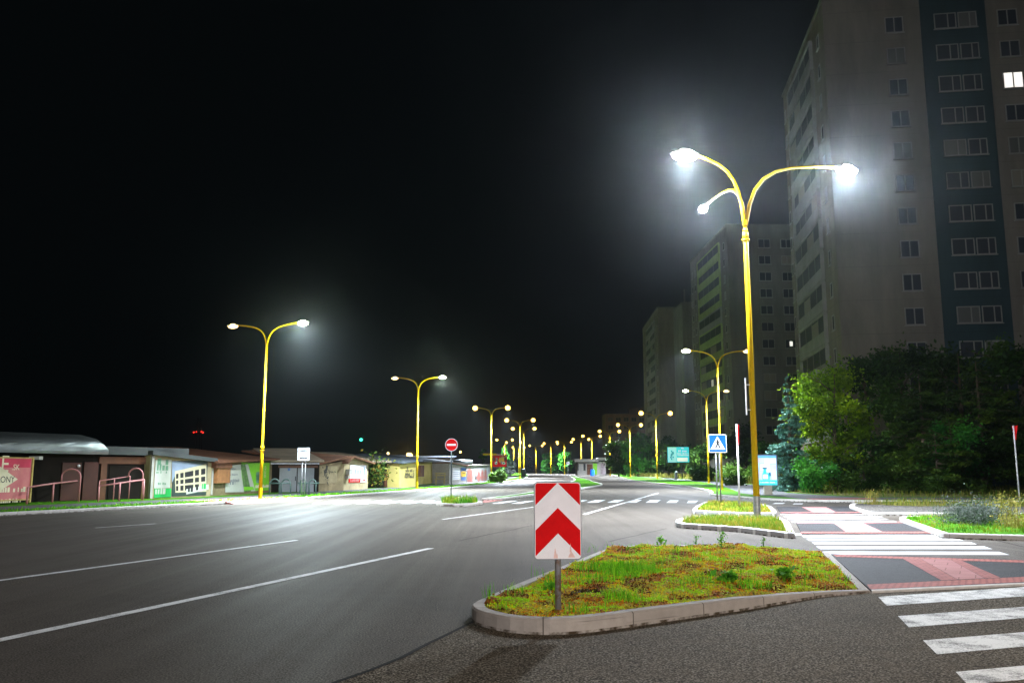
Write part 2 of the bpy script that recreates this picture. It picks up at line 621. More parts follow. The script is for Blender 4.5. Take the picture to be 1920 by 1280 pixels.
def blades(pts, h, w, bend=0.35, hv=0.5, rng=RNG, tint=(0, 1)):
    """grass blades: a tapering two-step strip each"""
    P = np.array(pts, dtype=float)
    n = len(P)
    a = rng.uniform(0, 2 * np.pi, n)
    H = h * (1 - hv + 2 * hv * rng.random(n) ** 1.2)
    W = w * rng.uniform(0.6, 1.3, n)
    d = np.stack([np.cos(a), np.sin(a), np.zeros(n)], 1)
    s = np.stack([-np.sin(a), np.cos(a), np.zeros(n)], 1)
    up = np.array([0, 0, 1.0])
    b = bend * rng.uniform(0.2, 1.6, n)
    mid = P + up * (H * 0.55)[:, None] + d * (H * b * 0.3)[:, None]
    tip = P + up * (H * (1 - 0.25 * b))[:, None] + d * (H * b)[:, None]
    V = np.stack([P - s * W[:, None] / 2, P + s * W[:, None] / 2, mid - s * W[:, None] * 0.36, mid + s * W[:, None] * 0.36, tip], 1).reshape(-1, 3)
    i = np.arange(n)[:, None] * 5
    T = np.concatenate([i + np.array([[0, 1, 3]]), i + np.array([[0, 3, 2]]), i + np.array([[2, 3, 4]])], 0)
    t = rng.uniform(tint[0], tint[1], n)
    return V, T, np.repeat(t, 5)

def leaves(C, size, rng=RNG, flat=0.0, tint=None, aspect=0.55):
    """a leaf-shaped quad at each point"""
    n = len(C)
    d = rng.normal(size=(n, 3))
    d[:, 2] *= (1 - flat)
    d /= np.linalg.norm(d, axis=1)[:, None]
    e = rng.normal(size=(n, 3))
    e[:, 2] *= (1 - flat)
    e -= d * (e * d).sum(1)[:, None]
    e /= np.linalg.norm(e, axis=1)[:, None]
    s = size * rng.uniform(0.6, 1.4, n)[:, None]
    V = np.stack([C - d * s, C + e * s * aspect, C + d * s, C - e * s * aspect], 1).reshape(-1, 3)
    Fq = np.arange(n * 4).reshape(-1, 4)
    t = rng.random(n) if tint is None else tint
    return V, Fq, np.repeat(t, 4)

# ------------------------------------------------------------------ ground, road, verges
def G(pts, z=0.0):
    return [gp(p[0], p[1], p[2] if len(p) > 2 else z) for p in pts]

def W2(pts):
    return [Vector((p[0], p[1])) for p in pts]

mb = MB()
mb.sheet([(-1480, -140), (1480, -140), (1480, 1480), (-1480, 1480)], -0.012)
struct(mb.build('ground', 'ground'))
mb = MB()
mb.sheet([(-60, -60), (80, -60), (80, 60), (60, 300), (70, 1300), (-90, 1300), (-60, 300)], 0.0)
struct(mb.build('road', 'road'))

# the side street the camera stands in has its own, coarser surface
seam = G([(627, 1278), (752, 1231), (806, 1204), (860, 1177), (897, 1162)])
mb = MB()
mb.sheet(W2([(-5.2, -30)] + [gp(380, 1400)] + seam + G([(1200, 1110), (1400, 1080), (1640, 1060), (2300, 1060)]) + [(40, 12), (40, -30)]), 0.004)
struct(mb.build('street', 'street'))

def stripline(name, pts, w, z, mat, jag=0.0):
    P = [gp(p[0], p[1], z) for p in pts]
    L, R = [], []
    for i, p in enumerate(P):
        t = (P[min(i + 1, len(P) - 1)] - P[max(i - 1, 0)]).normalized()
        n = Vector((-t.y, t.x, 0)) * w / 2
        j = random.uniform(-jag, jag)
        L.append(p + n * (1 + j))
        R.append(p - n * (1 - j))
    m = MB()
    k = len(P)
    m.add(R + L, [(i, i + 1, k + i + 1, k + i) for i in range(k - 1)])
    return struct(m.build(name, mat))

def wiggle(a, b, n, amp):
    return [(a[0] + (b[0] - a[0]) * i / n, a[1] + (b[1] - a[1]) * i / n + (random.uniform(-amp, amp) if 0 < i < n else 0)) for i in range(n + 1)]

stripline('tar_seam', [(560, 1310), (627, 1278), (690, 1257), (752, 1231), (806, 1204), (835, 1190), (860, 1177), (890, 1163)], 0.045, 0.009, 'tar', 0.4)
stripline('tar_seam', wiggle((860, 1013.6), (998, 984.6), 8, 0.6), 0.035, 0.005, 'tar', 0.4)
stripline('tar_seam', wiggle((1141, 1015), (1251, 989.7), 8, 0.6), 0.035, 0.005, 'tar', 0.4)
stripline('tar_seam', wiggle((1824, 1002), (2000, 1043), 8, 0.6), 0.04, 0.005, 'tar', 0.4)
stripline('lane_line', [(-300, 1264), (0, 1198.5), (400, 1114), (808, 1027)], 0.14, 0.005, 'line')
stripline('lane_line', [(-400, 1141), (0, 1087), (300, 1046.5), (556, 1012)], 0.11, 0.005, 'line')
stripline('lane_line', [(178, 989), (292, 981)], 0.11, 0.005, 'line')
stripline('lane_line', [(830, 973), (1000, 950)], 0.1, 0.005, 'line')
stripline('lane_line', [(1095, 963.8), (1234, 923.8)], 0.14, 0.005, 'line')

def zebra(name, quads, z, mat):
    m = MB()
    for q in quads:
        m.sheet(W2(G(q, z)), z)
    return struct(m.build(name, mat))

def ext(q, k=0.9):
    (a, b, c, d) = q
    return [a, b, (c[0] + (c[0] - b[0]) * k, c[1] + (c[1] - b[1]) * k), (d[0] + (d[0] - a[0]) * k, d[1] + (d[1] - a[1]) * k)]
zebra('crosswalk', [ext(q) for q in (
    [(1646.4, 1118), (1662.8, 1134.5), (1920, 1117), (1920, 1099.5)],
    [(1683.6, 1154), (1704, 1175), (1920, 1157.5), (1920, 1136.7)],
    [(1730.6, 1199.5), (1757, 1225.7), (1920, 1211), (1920, 1184)],
    [(1792, 1258.5), (1814, 1282), (1920, 1273), (1920, 1246.7)])] + [[(1868, 1340), (1900, 1370), (2500, 1320), (2500, 1290)]], 0.009, 'zebra')
zebra('crosswalk', [
    [(1488, 1000), (1492, 1002.2), (1760, 1002.2), (1748, 999.6)],
    [(1503, 1003.8), (1508, 1007), (1784, 1007), (1774, 1003.4)],
    [(1512, 1009.4), (1518, 1013), (1806, 1013), (1796, 1009)],
    [(1522, 1015.6), (1528, 1020), (1832, 1020), (1819, 1015.4)],
    [(1530, 1023.6), (1538, 1028.6), (1861, 1028.6), (1845, 1023.4)],
    [(1542, 1033), (1552, 1038.8), (1893, 1039.4), (1873, 1033.6)]], 0.005, 'zebra_clean')
zebra('crosswalk', [
    [(1463, 962.9), (1465, 964.0), (1646, 963.9), (1640, 962.7)],
    [(1469, 967.2), (1472, 968.4), (1657, 968.4), (1650, 967.2)],
    [(1476, 971.8), (1479, 973.1), (1668, 973.1), (1660, 971.8)],
    [(1483, 976.4), (1486, 978.5), (1684, 978.3), (1676, 976.2)]], 0.005, 'zebra_clean')
far = [[(921.5, 943.5), (937.5, 943.5), (970.7, 938.2), (957, 938.2)], [(958, 943.5), (976, 943.5), (1002, 938.6), (988, 938.6)],
       [(1030, 942.2), (1049, 942.2), (1068, 937.3), (1050, 937.3)], [(1065, 942), (1085, 942), (1102, 937), (1084, 937)],
       [(1100, 941.6), (1121, 941.6), (1135.7, 936.6), (1117, 936.6)], [(1138, 941.6), (1157.5, 941.6), (1171, 936.6), (1153, 936.6)],
       [(1174.6, 941.6), (1193, 941.6), (1204, 936.3), (1187, 936.3)], [(1210.5, 941.6), (1232, 941.6), (1239, 936.6), (1219, 936.6)],
       [(1249, 942), (1268, 942), (1273, 937.2), (1256, 937.2)], [(1287.6, 942.4), (1304, 942.4), (1309, 938), (1291, 938)],
       [(1448, 944), (1468, 944), (1473, 942), (1454, 942)], [(1486, 945), (1504, 945), (1506, 943), (1489, 943)]]
for i in range(6):
    x = 585 + i * 41
    far.append([(x, 944.2 - 0.2 * i), (x + 19, 944.2 - 0.2 * i), (x + 68, 937.6), (x + 52, 937.6)])
zebra('crosswalk', far, 0.005, 'zebra_clean')

# left verge: kerb, mown strip, pavement, ground under the garages
KL = catmull([(-50, -48), (-33, -9), (-16.9, 28.2), (-12.6, 38.1), (-10.7, 44), (-6.3, 63.2), (-2.4, 85.7), (1.6, 133), (4.2, 218), (5.0, 343), (3.0, 600), (-4, 960)], 8)
kn = len(KL)
VZ = 0.1
mb = MB()
mb.prism(offset(KL, 0.16) + [Vector((-400, 960)), Vector((-400, -48))], -0.012, VZ)
struct(mb.build('lawn', 'lawn'))
kerb_ring('kerb', KL, VZ + 0.012, 0.17, 'kerbw', closed=False, side=1)
mb = MB()
wa, wb = offset(KL, 1.75), offset(KL, 4.4)
i1 = max(i for i, p in enumerate(KL) if p.y < 225)
mb.sheet(wa[:i1] + wb[:i1][::-1], VZ + 0.004)
struct(mb.build('pavement', 'walk'))
seg = [i for i, p in enumerate(KL) if 37.6 < p.y < 44.4]
rows = []
for d, z in ((-.5, .006), (-.03, VZ + .02), (1.75, VZ + .02), (2.6, VZ + .012)):
    o_ = offset(KL, d)
    rows.append([(o_[i].x, o_[i].y, z) for i in seg])
k = len(seg)
mb = MB()
mb.add([q for r_ in rows for q in r_], [(j * k + i, j * k + i + 1, (j + 1) * k + i + 1, (j + 1) * k + i) for j in range(3) for i in range(k - 1)])
for e in (0, k - 1):
    mb.add([rows[0][e], rows[1][e], (rows[1][e][0], rows[1][e][1], 0.0)], [(0, 1, 2)])
struct(mb.build('pavement', 'pinkslab'))

# right verge
KRc = catmull([(46, 900), (40, 480), (36, 358), (27.8, 240), (16.8, 122), (15.6, 92), (15.0, 74), (13.2, 58), (11.6, 50.5), (12.0, 46.5), (12.6, 42.5), (14.2, 40.6), (17, 40.0), (22, 39.6), (60, 39.6)], 6)
mb = MB()
mb.prism(offset(KRc, 0.15) + [Vector((400, 39.6)), Vector((400, 900))], -0.012, VZ)
struct(mb.build('lawn', 'lawn'))
kerb_ring('kerb', KRc, VZ + 0.012, 0.16, 'kerbw', closed=False, side=1)
mb = MB()
mb.sheet(W2(G([(1180, 892.8), (1230, 895.9), (1330, 905), (1357, 912), (1376, 918.5), (1388, 924), (1419, 927.5), (1468, 930.5), (1500, 934.8), (1615, 936.5), (1920, 936), (2500, 936),
                (2500, 932), (1920, 932.5), (1615, 932), (1560, 929), (1477, 923.5), (1449, 916), (1411, 908.5), (1372, 904.5), (1330, 901.5), (1230, 894.5), (1180, 892)], VZ)), VZ + 0.004)
struct(mb.build('pavement', 'walk'))
mb = MB()
mb.sheet(W2(G([(1510, 934.2), (1640, 933.2), (1640, 935.4), (1525, 936.8)], VZ)), VZ + 0.008)
struct(mb.build('pavement', 'pink'))
bank_poly = W2(G([(1180, 892), (1230, 894.2), (1330, 901), (1411, 907.5), (1449, 914.5), (1480, 922.5), (1560, 927.5), (1620, 931), (1920, 931.6), (2300, 931.6), (2300, 908), (1700, 905), (1480, 901), (1330, 895), (1230, 891), (1180, 889.5)], VZ))
mb = MB()
mb.sheet(bank_poly, VZ + 0.006)
struct(mb.build('lawn', 'dry'))

def chaikin(pts, flags):
    out = []
    n = len(pts)
    for i in range(n):
        p, q = pts[i], pts[(i + 1) % n]
        if flags[i] and flags[(i + 1) % n]:
            out.append(p * 0.75 + q * 0.25)
            out.append(p * 0.25 + q * 0.75)
        elif flags[i] and not flags[(i + 1) % n]:
            out.append(p * 0.75 + q * 0.25)
        elif not flags[i]:
            out.append(p)
            if flags[(i + 1) % n]:
                out.append(p * 0.25 + q * 0.75)
    return out

def soil(name, poly, z, amp, step, mat, seed, hum=1.0):
    """uneven planted surface inside a kerb"""
    poly = [Vector(p[:2]) for p in poly]
    xs, ys = [p.x for p in poly], [p.y for p in poly]
    pts = list(poly)
    nb = len(pts)
    r = random.Random(seed)
    core = inset(poly, step * 0.6)
    y = min(ys)
    while y < max(ys):
        x = min(xs)
        while x < max(xs):
            q = (x + r.uniform(-.35, .35) * step, y + r.uniform(-.35, .35) * step)
            if inside(core, q[0], q[1]):
                pts.append(Vector(q))
            x += step
        y += step
    vv, ee, ff, *_ = delaunay_2d_cdt(pts, [], [list(range(nb))], 1, 1e-5)
    from mathutils import noise as mn
    V = []
    for i, p in enumerate(vv):
        zz = z(p.x, p.y) if callable(z) else z
        if amp:
            e = 1.0 if i >= nb else 0.0
            h = mn.noise((p.x * 2.1 + seed, p.y * 2.1, 0.3)) * 0.4 + mn.noise((p.x * 15, p.y * 15, seed)) * 0.22
            if hum:
                d = mn.voronoi((p.x * 4.2, p.y * 4.2, seed))[0][0]
                h += 0.9 * math.sqrt(max(0.0, 1 - (d * 1.35) ** 2)) * (0.5 + mn.noise((p.x * 1.4, p.y * 1.4, seed))) 
            zz += amp * e * h
        V.append((p.x, p.y, zz))
    me = bpy.data.meshes.new(name)
    me.from_pydata(V, [], [tuple(f) for f in ff])
    me.materials.append(M[mat])
    me.polygons.foreach_set('use_smooth', [True] * len(me.polygons))
    ob = bpy.data.objects.new(name, me)
    COL.objects.link(ob)
    return ob, V

def moss_mat():
    m, nt, b, o = new_mat('moss_and_soil')
    P = pos(nt)
    n1 = noise(nt, P, 1.5, 6, 0.72)
    n2 = noise(nt, P, 4.6, 5, 0.7)
    n3 = noise(nt, P, 38.0, 3, 0.75)
    col = ramp(nt, n2, [(0.34, (0.07, 0.02, 0.008)), (0.43, (0.34, 0.10, 0.014)), (0.5, (0.42, 0.22, 0.012)), (0.57, (0.34, 0.36, 0.012)), (0.7, (0.15, 0.30, 0.015))])
    col = mix(nt, ramp(nt, n1, [(0.46, 0.0), (0.58, 0.9)]), col, mix(nt, n3, (0.2, 0.28, 0.004), (0.6, 0.6, 0.01)))
    col = mix(nt, ramp(nt, n3, [(0.36, 0.75), (0.56, 0.0)]), col, (0.02, 0.012, 0.006))
    nt.links.new(col, b.inputs['Base Color'])
    b.inputs['Roughness'].default_value = 0.95
    b.inputs['Specular IOR Level'].default_value = 0.1
    bump(nt, b, n3, 1.0, 0.03)
    return m
M['moss'] = moss_mat()
M['blade'] = leaf_mat('grass_blade', (0.06, 0.24, 0.006), (0.14, 0.46, 0.01), (0.30, 0.60, 0.03), 0.3)
M['blade_mix'] = leaf_mat('verge_blade', (0.045, 0.17, 0.008), (0.18, 0.27, 0.015), (0.40, 0.25, 0.04), 0.3)
M['blade_dry'] = leaf_mat('dry_blade', (0.06, 0.13, 0.01), (0.19, 0.2, 0.025), (0.3, 0.235, 0.07), 0.3)
M['mossleaf'] = leaf_mat('moss_shoot', (0.09, 0.025, 0.004), (0.62, 0.17, 0.004), (0.32, 0.66, 0.006), 0.25)
_r = M['mossleaf'].node_tree.nodes
for _n in _r:
    if _n.type == 'VALTORGB':
        _e = _n.color_ramp.elements
        _e[0].position, _e[1].position, _e[2].position = 0.14, 0.36, 0.72
        _q = _e.new(0.53); _q.color = (0.66, 0.60, 0.008, 1)
M['weed'] = leaf_mat('weed_leaf', (0.04, 0.16, 0.01), (0.09, 0.32, 0.015), (0.18, 0.42, 0.03), 0.3)

near = [(884, 1136, .145), (896.6, 1144, .145), (944, 1155, .145), (995, 1159, .145), (1043, 1160, .145), (1113, 1155.6, .145), (1239.6, 1138.7, .145), (1394, 1120.5, .145), (1480, 1113.5, .115), (1541, 1109.7, .08), (1633, 1106, .035),
        (1555, 1034, .035), (1520, 1031.5, .06), (1428, 1025.7, .12), (1328.5, 1022, .145), (1254, 1021, .145), (1169, 1022, .145), (1135.6, 1027.6, .145), (1093, 1044.5, .145), (1040, 1065.6, .145), (981, 1088, .145), (916, 1115, .145), (885, 1129, .145)]
E0, E1 = gp(1633, 1106, .035), gp(1555, 1034, .035)
EN = Vector((-(E1 - E0).y, (E1 - E0).x)).normalized()
def kz(x, y):
    """the kerb drops to the level of the paved refuge at its right end"""
    d = abs((Vector((x, y)) - Vector((E0.x, E0.y))).dot(EN))
    t = min(1.0, max(0.0, d / 1.9))
    return .035 + .11 * t * t * (3 - 2 * t)
ptsn = []
for px, py, z in near:
    for _ in range(4):
        p = gp(px, py, z)
        z = kz(p.x, p.y)
    ptsn.append(gp(px, py, z))
flags = [p[0] < 1180 for p in near]
ptsn = chaikin(ptsn, flags)
_, inner = kerb_ring('kerb', ptsn, [p.z for p in ptsn], 0.13, 'kerb')
def soilz(x, y):
    return kz(x, y) - 0.02
near_soil, NV = soil('moss_bed', inset(inner, -0.02), soilz, 0.085, 0.045, 'moss', 5)
struct(near_soil)

def island(pts, z, w, mat, smooth=True):
    P = G(pts, z)
    if smooth:
        P = chaikin(P, [True] * len(P))
    _, inn = kerb_ring('kerb', P, [p.z for p in P], w, mat)
    return inn
i2 = island([(1265.3, 976.6), (1271.4, 979.6), (1283.6, 980.7), (1302, 982), (1342.5, 984.7), (1383, 986.8), (1423.7, 991.8), (1464, 996.5), (1491, 999), (1489, 995), (1476.5, 971.5), (1434, 969), (1383, 967), (1322, 967), (1281.5, 969.5), (1269.4, 973)], 0.13, 0.16, 'kerb2')
i3 = island([(1295.8, 955.3), (1310, 956.6), (1348.6, 958.6), (1413.6, 960.6), (1452, 960.6), (1458, 958.3), (1442, 945), (1383, 940), (1332, 939.4), (1320, 940), (1306, 947)], 0.13, 0.16, 'kerb2')
i4 = island([(1683, 970), (1700, 976), (1762, 997.6), (1771, 999), (1920, 1003), (2150, 1009), (2150, 960), (1920, 963.5), (1771, 966), (1697, 966.5)], 0.12, 0.15, 'kerbw')
i5 = island([(1589, 948), (1606, 954), (1627, 960.6), (1700, 960.4), (1920, 962), (2200, 965), (2200, 941), (1920, 939.5), (1700, 938), (1600, 941)], 0.1, 0.2, 'kerbw')
i6 = island([(816, 940), (822, 943), (860, 944.2), (900, 942), (908, 939), (880, 937), (835, 937)], 0.12, 0.2, 'kerb')
for nm, inn, mat, sd, am in (('verge', i2, 'dry', 11, 0.05), ('verge', i3, 'dry', 12, 0.05), ('verge', i4, 'lawn', 13, 0.07), ('verge', i6, 'lawn', 14, 0.04)):
    s_, _ = soil(nm, inset(inn, -0.02), 0.1, am, 0.22, mat, sd)
    struct(s_)
mb = MB()
mb.sheet(inset(i5, -0.02), 0.09)
struct(mb.build('gravel', 'gravel'))
mb = MB()
grass5 = W2(G([(1600, 943), (1700, 948), (1920, 949.5), (2190, 951), (2190, 942), (1920, 940.5), (1700, 939), (1606, 942)], 0.1))
mb.sheet(grass5, 0.096)
struct(mb.build('lawn', 'dry'))
median = catmull([(-1.5, 42.8), (-0.4, 47), (1.2, 55), (3.4, 68), (6.2, 95), (9.0, 125), (12.4, 185)], 5) + catmull([(13.0, 184), (11.0, 125), (9.9, 106), (9.4, 95), (8.8, 84), (7.0, 74), (4.2, 62), (1.4, 50.5), (-0.4, 43.2)], 5)
kerb_ring('kerb', median, 0.12, 0.2, 'kerbw')
mb = MB()
mb.sheet(inset(median, 0.18), 0.105)
struct(mb.build('lawn', 'lawn'))
mb = MB()
mb.sheet(W2(G([(905, 942), (942, 938), (938, 934.5), (907, 937.5)])), 0.007)
struct(mb.build('pavement', 'pink'))

# paved refuges between the crossings
def refuge(outer, bands, pads):
    m = MB()
    P = W2(G(outer, 0.03))
    m.prism(P, -0.01, 0.028)
    struct(m.build('refuge', 'refuge'))
    for mat, q, z in [(b, q, 0.033) for b, q in bands] + [(b, q, 0.036) for b, q in pads]:
        m = MB()
        m.sheet(W2(G(q, z)), z)
        struct(m.build('pavement', mat))
refuge([(1634, 1106), (1558, 1037.5), (1920, 1049), (2250, 1060), (2250, 1078), (1920, 1092.5)],
       [('tactile', [(1632.5, 1103.8), (1625, 1095), (1920, 1080.5), (2250, 1066), (2250, 1075), (1920, 1090)]),
        ('tactile', [(1568, 1043), (1562, 1039), (1920, 1049.8), (2250, 1060.5), (2250, 1064.5), (1920, 1054)])],
       [('pinkslab', [(1726, 1046.5), (1781, 1048), (1846, 1083.4), (1796, 1085.6)]),
        ('pink', [(1691, 1045.6), (1725.4, 1046.4), (1795, 1085.8), (1765, 1087.2)]),
        ('pink', [(1781.8, 1048.2), (1800, 1048.8), (1876, 1082), (1847, 1083.3)])])
mb = MB()
mb.prism(W2(G([(1634.5, 1107.6), (1920, 1094), (2250, 1079), (2250, 1077), (1920, 1092), (1634, 1105)], 0.03)), -0.01, 0.034)
M['flush'] = pm('flush_kerb', (0.5, 0.47, 0.44), 0.3, 6, 0.8)
struct(mb.build('kerb', 'flush'))
refuge([(1503, 999.4), (1493, 979), (1688, 977.5), (1763, 999.4)],
       [('tactile', [(1502, 998.8), (1501, 996.4), (1753, 996.2), (1761, 998.8)]), ('tactile', [(1495, 980.6), (1494, 979.2), (1689, 977.9), (1694, 979.6)])],
       [('pinkslab', [(1563, 979.6), (1616, 979.2), (1655, 996.2), (1586, 996.3)])])
refuge([(1464, 961.4), (1456, 949.4), (1592, 948.6), (1626, 961)],
       [('tactile', [(1463, 961), (1462, 959.6), (1621, 959.2), (1625, 960.8)])],
       [('pinkslab', [(1503, 950), (1549, 949.8), (1567, 959.4), (1525, 959.5)])])

# ---- ground cover
def zat_near(x, y):
    return soilz(x, y) + 0.01
near_in = inset(inner, 0.02)
NVa = np.array(NV)
NVa = NVa[[inside(near_in, a, b) for a, b in NVa[:, :2]]]
from mathutils import noise as mnoise
sel = np.array([mnoise.noise((x * 1.5 + 3, y * 1.5, 0.0)) for x, y in NVa[:, :2]])
# moss shoots: small upright leaves in coloured clumps
idx = RNG.integers(0, len(NVa), 64000)
C = NVa[idx] + RNG.normal(size=(64000, 3)) * np.array([0.025, 0.025, 0.006]) + np.array([0, 0, 0.004])
tn = []
for x, y in C[:, :2]:
    ds, ps = mnoise.voronoi((x * 4.2, y * 4.2, 5))
    cell = mnoise.cell_vector((ps[0].x * 13.1, ps[0].y * 13.1, 2.0)).x
    tn.append(0.5 + 0.7 * mnoise.noise((x * 1.7, y * 1.7, 4.0)) + 0.75 * (cell - 0.5) - 0.25 * max(0, ds[0] - .45))
tn = np.clip(np.array(tn) + RNG.normal(size=len(C)) * 0.07, 0, 1)
V, Fq, t = leaves(C, 0.011, tint=tn)
stuff(np_mesh('moss', V, Fq, 'mossleaf', t), 'yellow green and rusty brown moss covering the kerbed traffic island', 'moss')
# grass on the island: thick patch in the middle, scattered tufts elsewhere
spots = []
def patch(px, py, rx, ry, n):
    c = gp(px, py, 0.12)
    for _ in range(n):
        a, q = random.uniform(0, 2 * math.pi), math.sqrt(random.random())
        x, y = c.x + math.cos(a) * q * rx, c.y + math.sin(a) * q * ry
        if inside(near_in, x, y):
            spots.append((x, y, soilz(x, y)))
for p in ((1180, 1075, .42, .6, 1100), (1130, 1068, .4, .4, 300), (1165, 1128, .22, .2, 170), (1145, 1090, .5, .4, 260), (1400, 1100, .3, .3, 160), (1290, 1100, .25, .25, 140), (1540, 1075, .4, .5, 120), (1220, 1040, .5, .8, 200), (1250, 1062, .5, .6, 160), (960, 1118, .2, .2, 70), (1035, 1098, .1, .2, 50), (1340, 1090, .3, .4, 90), (1480, 1080, .4, .6, 90), (1500, 1050, .7, 1.0, 120), (1350, 1050, .8, 1.2, 180), (1090, 1150, .1, .05, 25), (930, 1148, .12, .04, 30)):
    patch(*p)
for x, y in scatter(near_in, 500):
    spots.append((x, y, soilz(x, y)))
V, T, t = blades(spots, 0.12, 0.010, 0.5, 0.6)
stuff(np_mesh('grass', V, T, 'blade', t), 'bright green grass tufts growing through the moss of the kerbed island', 'grass')

def verge_grass(name, inn, n, h, w, z, mat, label, tint=(0, 1)):
    P = [(x, y, z) for x, y in scatter([Vector(p[:2]) for p in inn], n)]
    V, T, t = blades(P, h, w, 0.5, 0.6, tint=tint)
    q = np.array([mnoise.noise((a * 1.3, b * 1.3, 2.0)) for a, b, c in P])
    t = np.clip(t * .7 + np.repeat(q, 5) * .9 + .12, 0, 1)
    return stuff(np_mesh(name, V, T, mat, t), label, 'grass')
verge_grass('grass', inset(i2, .03), 5200, 0.13, 0.014, 0.1, 'blade_mix', 'half dry rough grass on the island round the tall lamp base')
verge_grass('grass', inset(i3, .03), 4200, 0.12, 0.016, 0.1, 'blade_mix', 'half dry grass on the island under the pedestrian crossing sign', (0.2, 1))
verge_grass('grass', inset(i4, .03), 6000, 0.12, 0.016, 0.1, 'blade_mix', 'green grass around the lavender bush on the right hand island', (0, 0.7))
verge_grass('grass', inset(i6, .03), 900, 0.25, 0.03, 0.1, 'blade_mix', 'grass tuft at the foot of the no entry sign', (0, 0.6))
verge_grass('grass', grass5, 2600, 0.2, 0.02, 0.09, 'blade_dry', 'dry grass strip behind the gravel border', (0, 1))
P = [(x, y, 0.1) for x, y in scatter(bank_poly, 12000) if y < 75]
V, T, t = blades(P, 0.3, 0.045, 0.5, 0.5, tint=(0, .75))
stuff(np_mesh('tall_grass', V, T, 'blade_dry', t), 'tall half dry grass in front of the dark trees', 'tall grass')
P = [(x, y, 0.1) for x, y in scatter(bank_poly, 9000) if y >= 75]
V, T, t = blades(P, 0.7, 0.12, 0.5, 0.5, tint=(0.2, 1))
stuff(np_mesh('tall_grass', V, T, 'blade_dry', t), 'yellowed grass bank behind the pavement below the dark hedges', 'tall grass')
stripe = offset(KL, 0.2)[10:60] + offset(KL, 1.72)[10:60][::-1]
P = [(x, y, VZ) for x, y in scatter(stripe, 9000) if 20 < y < 110]
V, T, t = blades(P, 0.09, 0.035, 0.5, 0.5, tint=(0, 0.8))
stuff(np_mesh('grass', V, T, 'blade', t), 'mown bright green grass strip along the kerb in front of the garages', 'grass')

V, T, t = blades([(*gp(px, py, .12).xy, kz(*gp(px, py, .12).xy) - .02) for px, py in [(random.gauss(918, 6), random.uniform(1119, 1127)) for _ in range(26)] + [(random.gauss(1128, 16), random.uniform(1029, 1036)) for _ in range(22)] + [(random.gauss(1010, 8), random.uniform(1079, 1085)) for _ in range(16)]], 0.17, 0.006, 0.8, 0.4, tint=(0, .5))
stuff(np_mesh('wispy_grass', V, T, 'blade', t), 'thin wispy grass stalks along the left kerb of the mossy island', 'grass')
# single weeds that stand out
def weed(px, py, z, h, r, n, label, name='weed', kind='leafy', mat='weed'):
    c = gp(px, py, z)
    t = thing(name, label, 'weed', c)
    r0 = random.Random(int(px))
    sm = MB()
    pts = []
    for s in range(3 if kind == 'leafy' else 4):
        a = r0.uniform(0, 6.28)
        lean = r0.uniform(0.05, 0.3) * r
        tip = Vector((math.cos(a) * lean, math.sin(a) * lean, h * r0.uniform(0.7, 1)))
        sm.tube([(0, 0, -0.01), tip * 0.5 + Vector((0, 0, 0.02)), tip], [0.004, 0.003, 0.0015], 5)
        for k in range(n):
            q = r0.uniform(0.15, 1.0)
            pts.append([tip.x * q + r0.gauss(0, r * 0.3), tip.y * q + r0.gauss(0, r * 0.3), max(0.01, tip.z * q)])
    sm.build('stem', 'weed', t)
    V, Fq, tt = leaves(np.array(pts), r * (.3 if kind == 'leafy' else .07 if kind == 'creeping' else .16), flat=0.4)
    np_mesh('foliage', V, Fq, mat, tt, t)
    return t
weed(1240, 1023, .12, 0.2, 0.11, 12, 'broad leaved green weed on the back kerb line of the near island')
weed(1305, 1024, .12, 0.24, 0.1, 14, 'thin wispy weed stalk at the back edge, next to the broad leaved weed', kind='thin')
weed(1353, 1030, .12, 0.36, 0.14, 22, 'tall pale weed stalk rising above the back kerb of the near island', kind='thin')
weed(1432, 1028, .1, 0.24, 0.1, 14, 'slim weed at the back edge of the near island toward the zebra stripes', kind='thin')
weed(1362, 1098, .1, 0.18, 0.2, 24, 'bushy dark green weed in the right half of the mossy island')
weed(1470, 1085, .08, 0.16, 0.17, 22, 'leafy weed near the tapering right corner of the mossy island')
weed(1034, 1108, .12, 0.1, 0.1, 14, 'small pale green rosette just left of the chevron sign post')
M['darkweed'] = leaf_mat('brown_weed_leaf', (0.02, 0.012, 0.006), (0.06, 0.035, 0.01), (0.1, 0.09, 0.02), 0.2)
weed(1100, 1116, .135, 0.07, 0.26, 150, 'dark brown creeping plant beside the chevron sign post', kind='creeping', mat='darkweed')

# ------------------------------------------------------------------ street lamps
LIGHTS = {}
def lamp_light(name, power, col, kind='SPOT', radius=0.14, size=168):
    if name in LIGHTS:
        return LIGHTS[name]
    L = bpy.data.lights.new(name, kind)
    L.energy = power
    L.color = col
    L.shadow_soft_size = radius
    if kind == 'SPOT':
        L.spot_size = math.radians(size)
        L.spot_blend = 0.95 if size > 90 else 0.7
    LIGHTS[name] = L
    return L

def add_light(parent, p, data):
    o = bpy.data.objects.new('lamp_light', data)
    COL.objects.link(o)
    o.parent = parent
    o.location = p
    return o

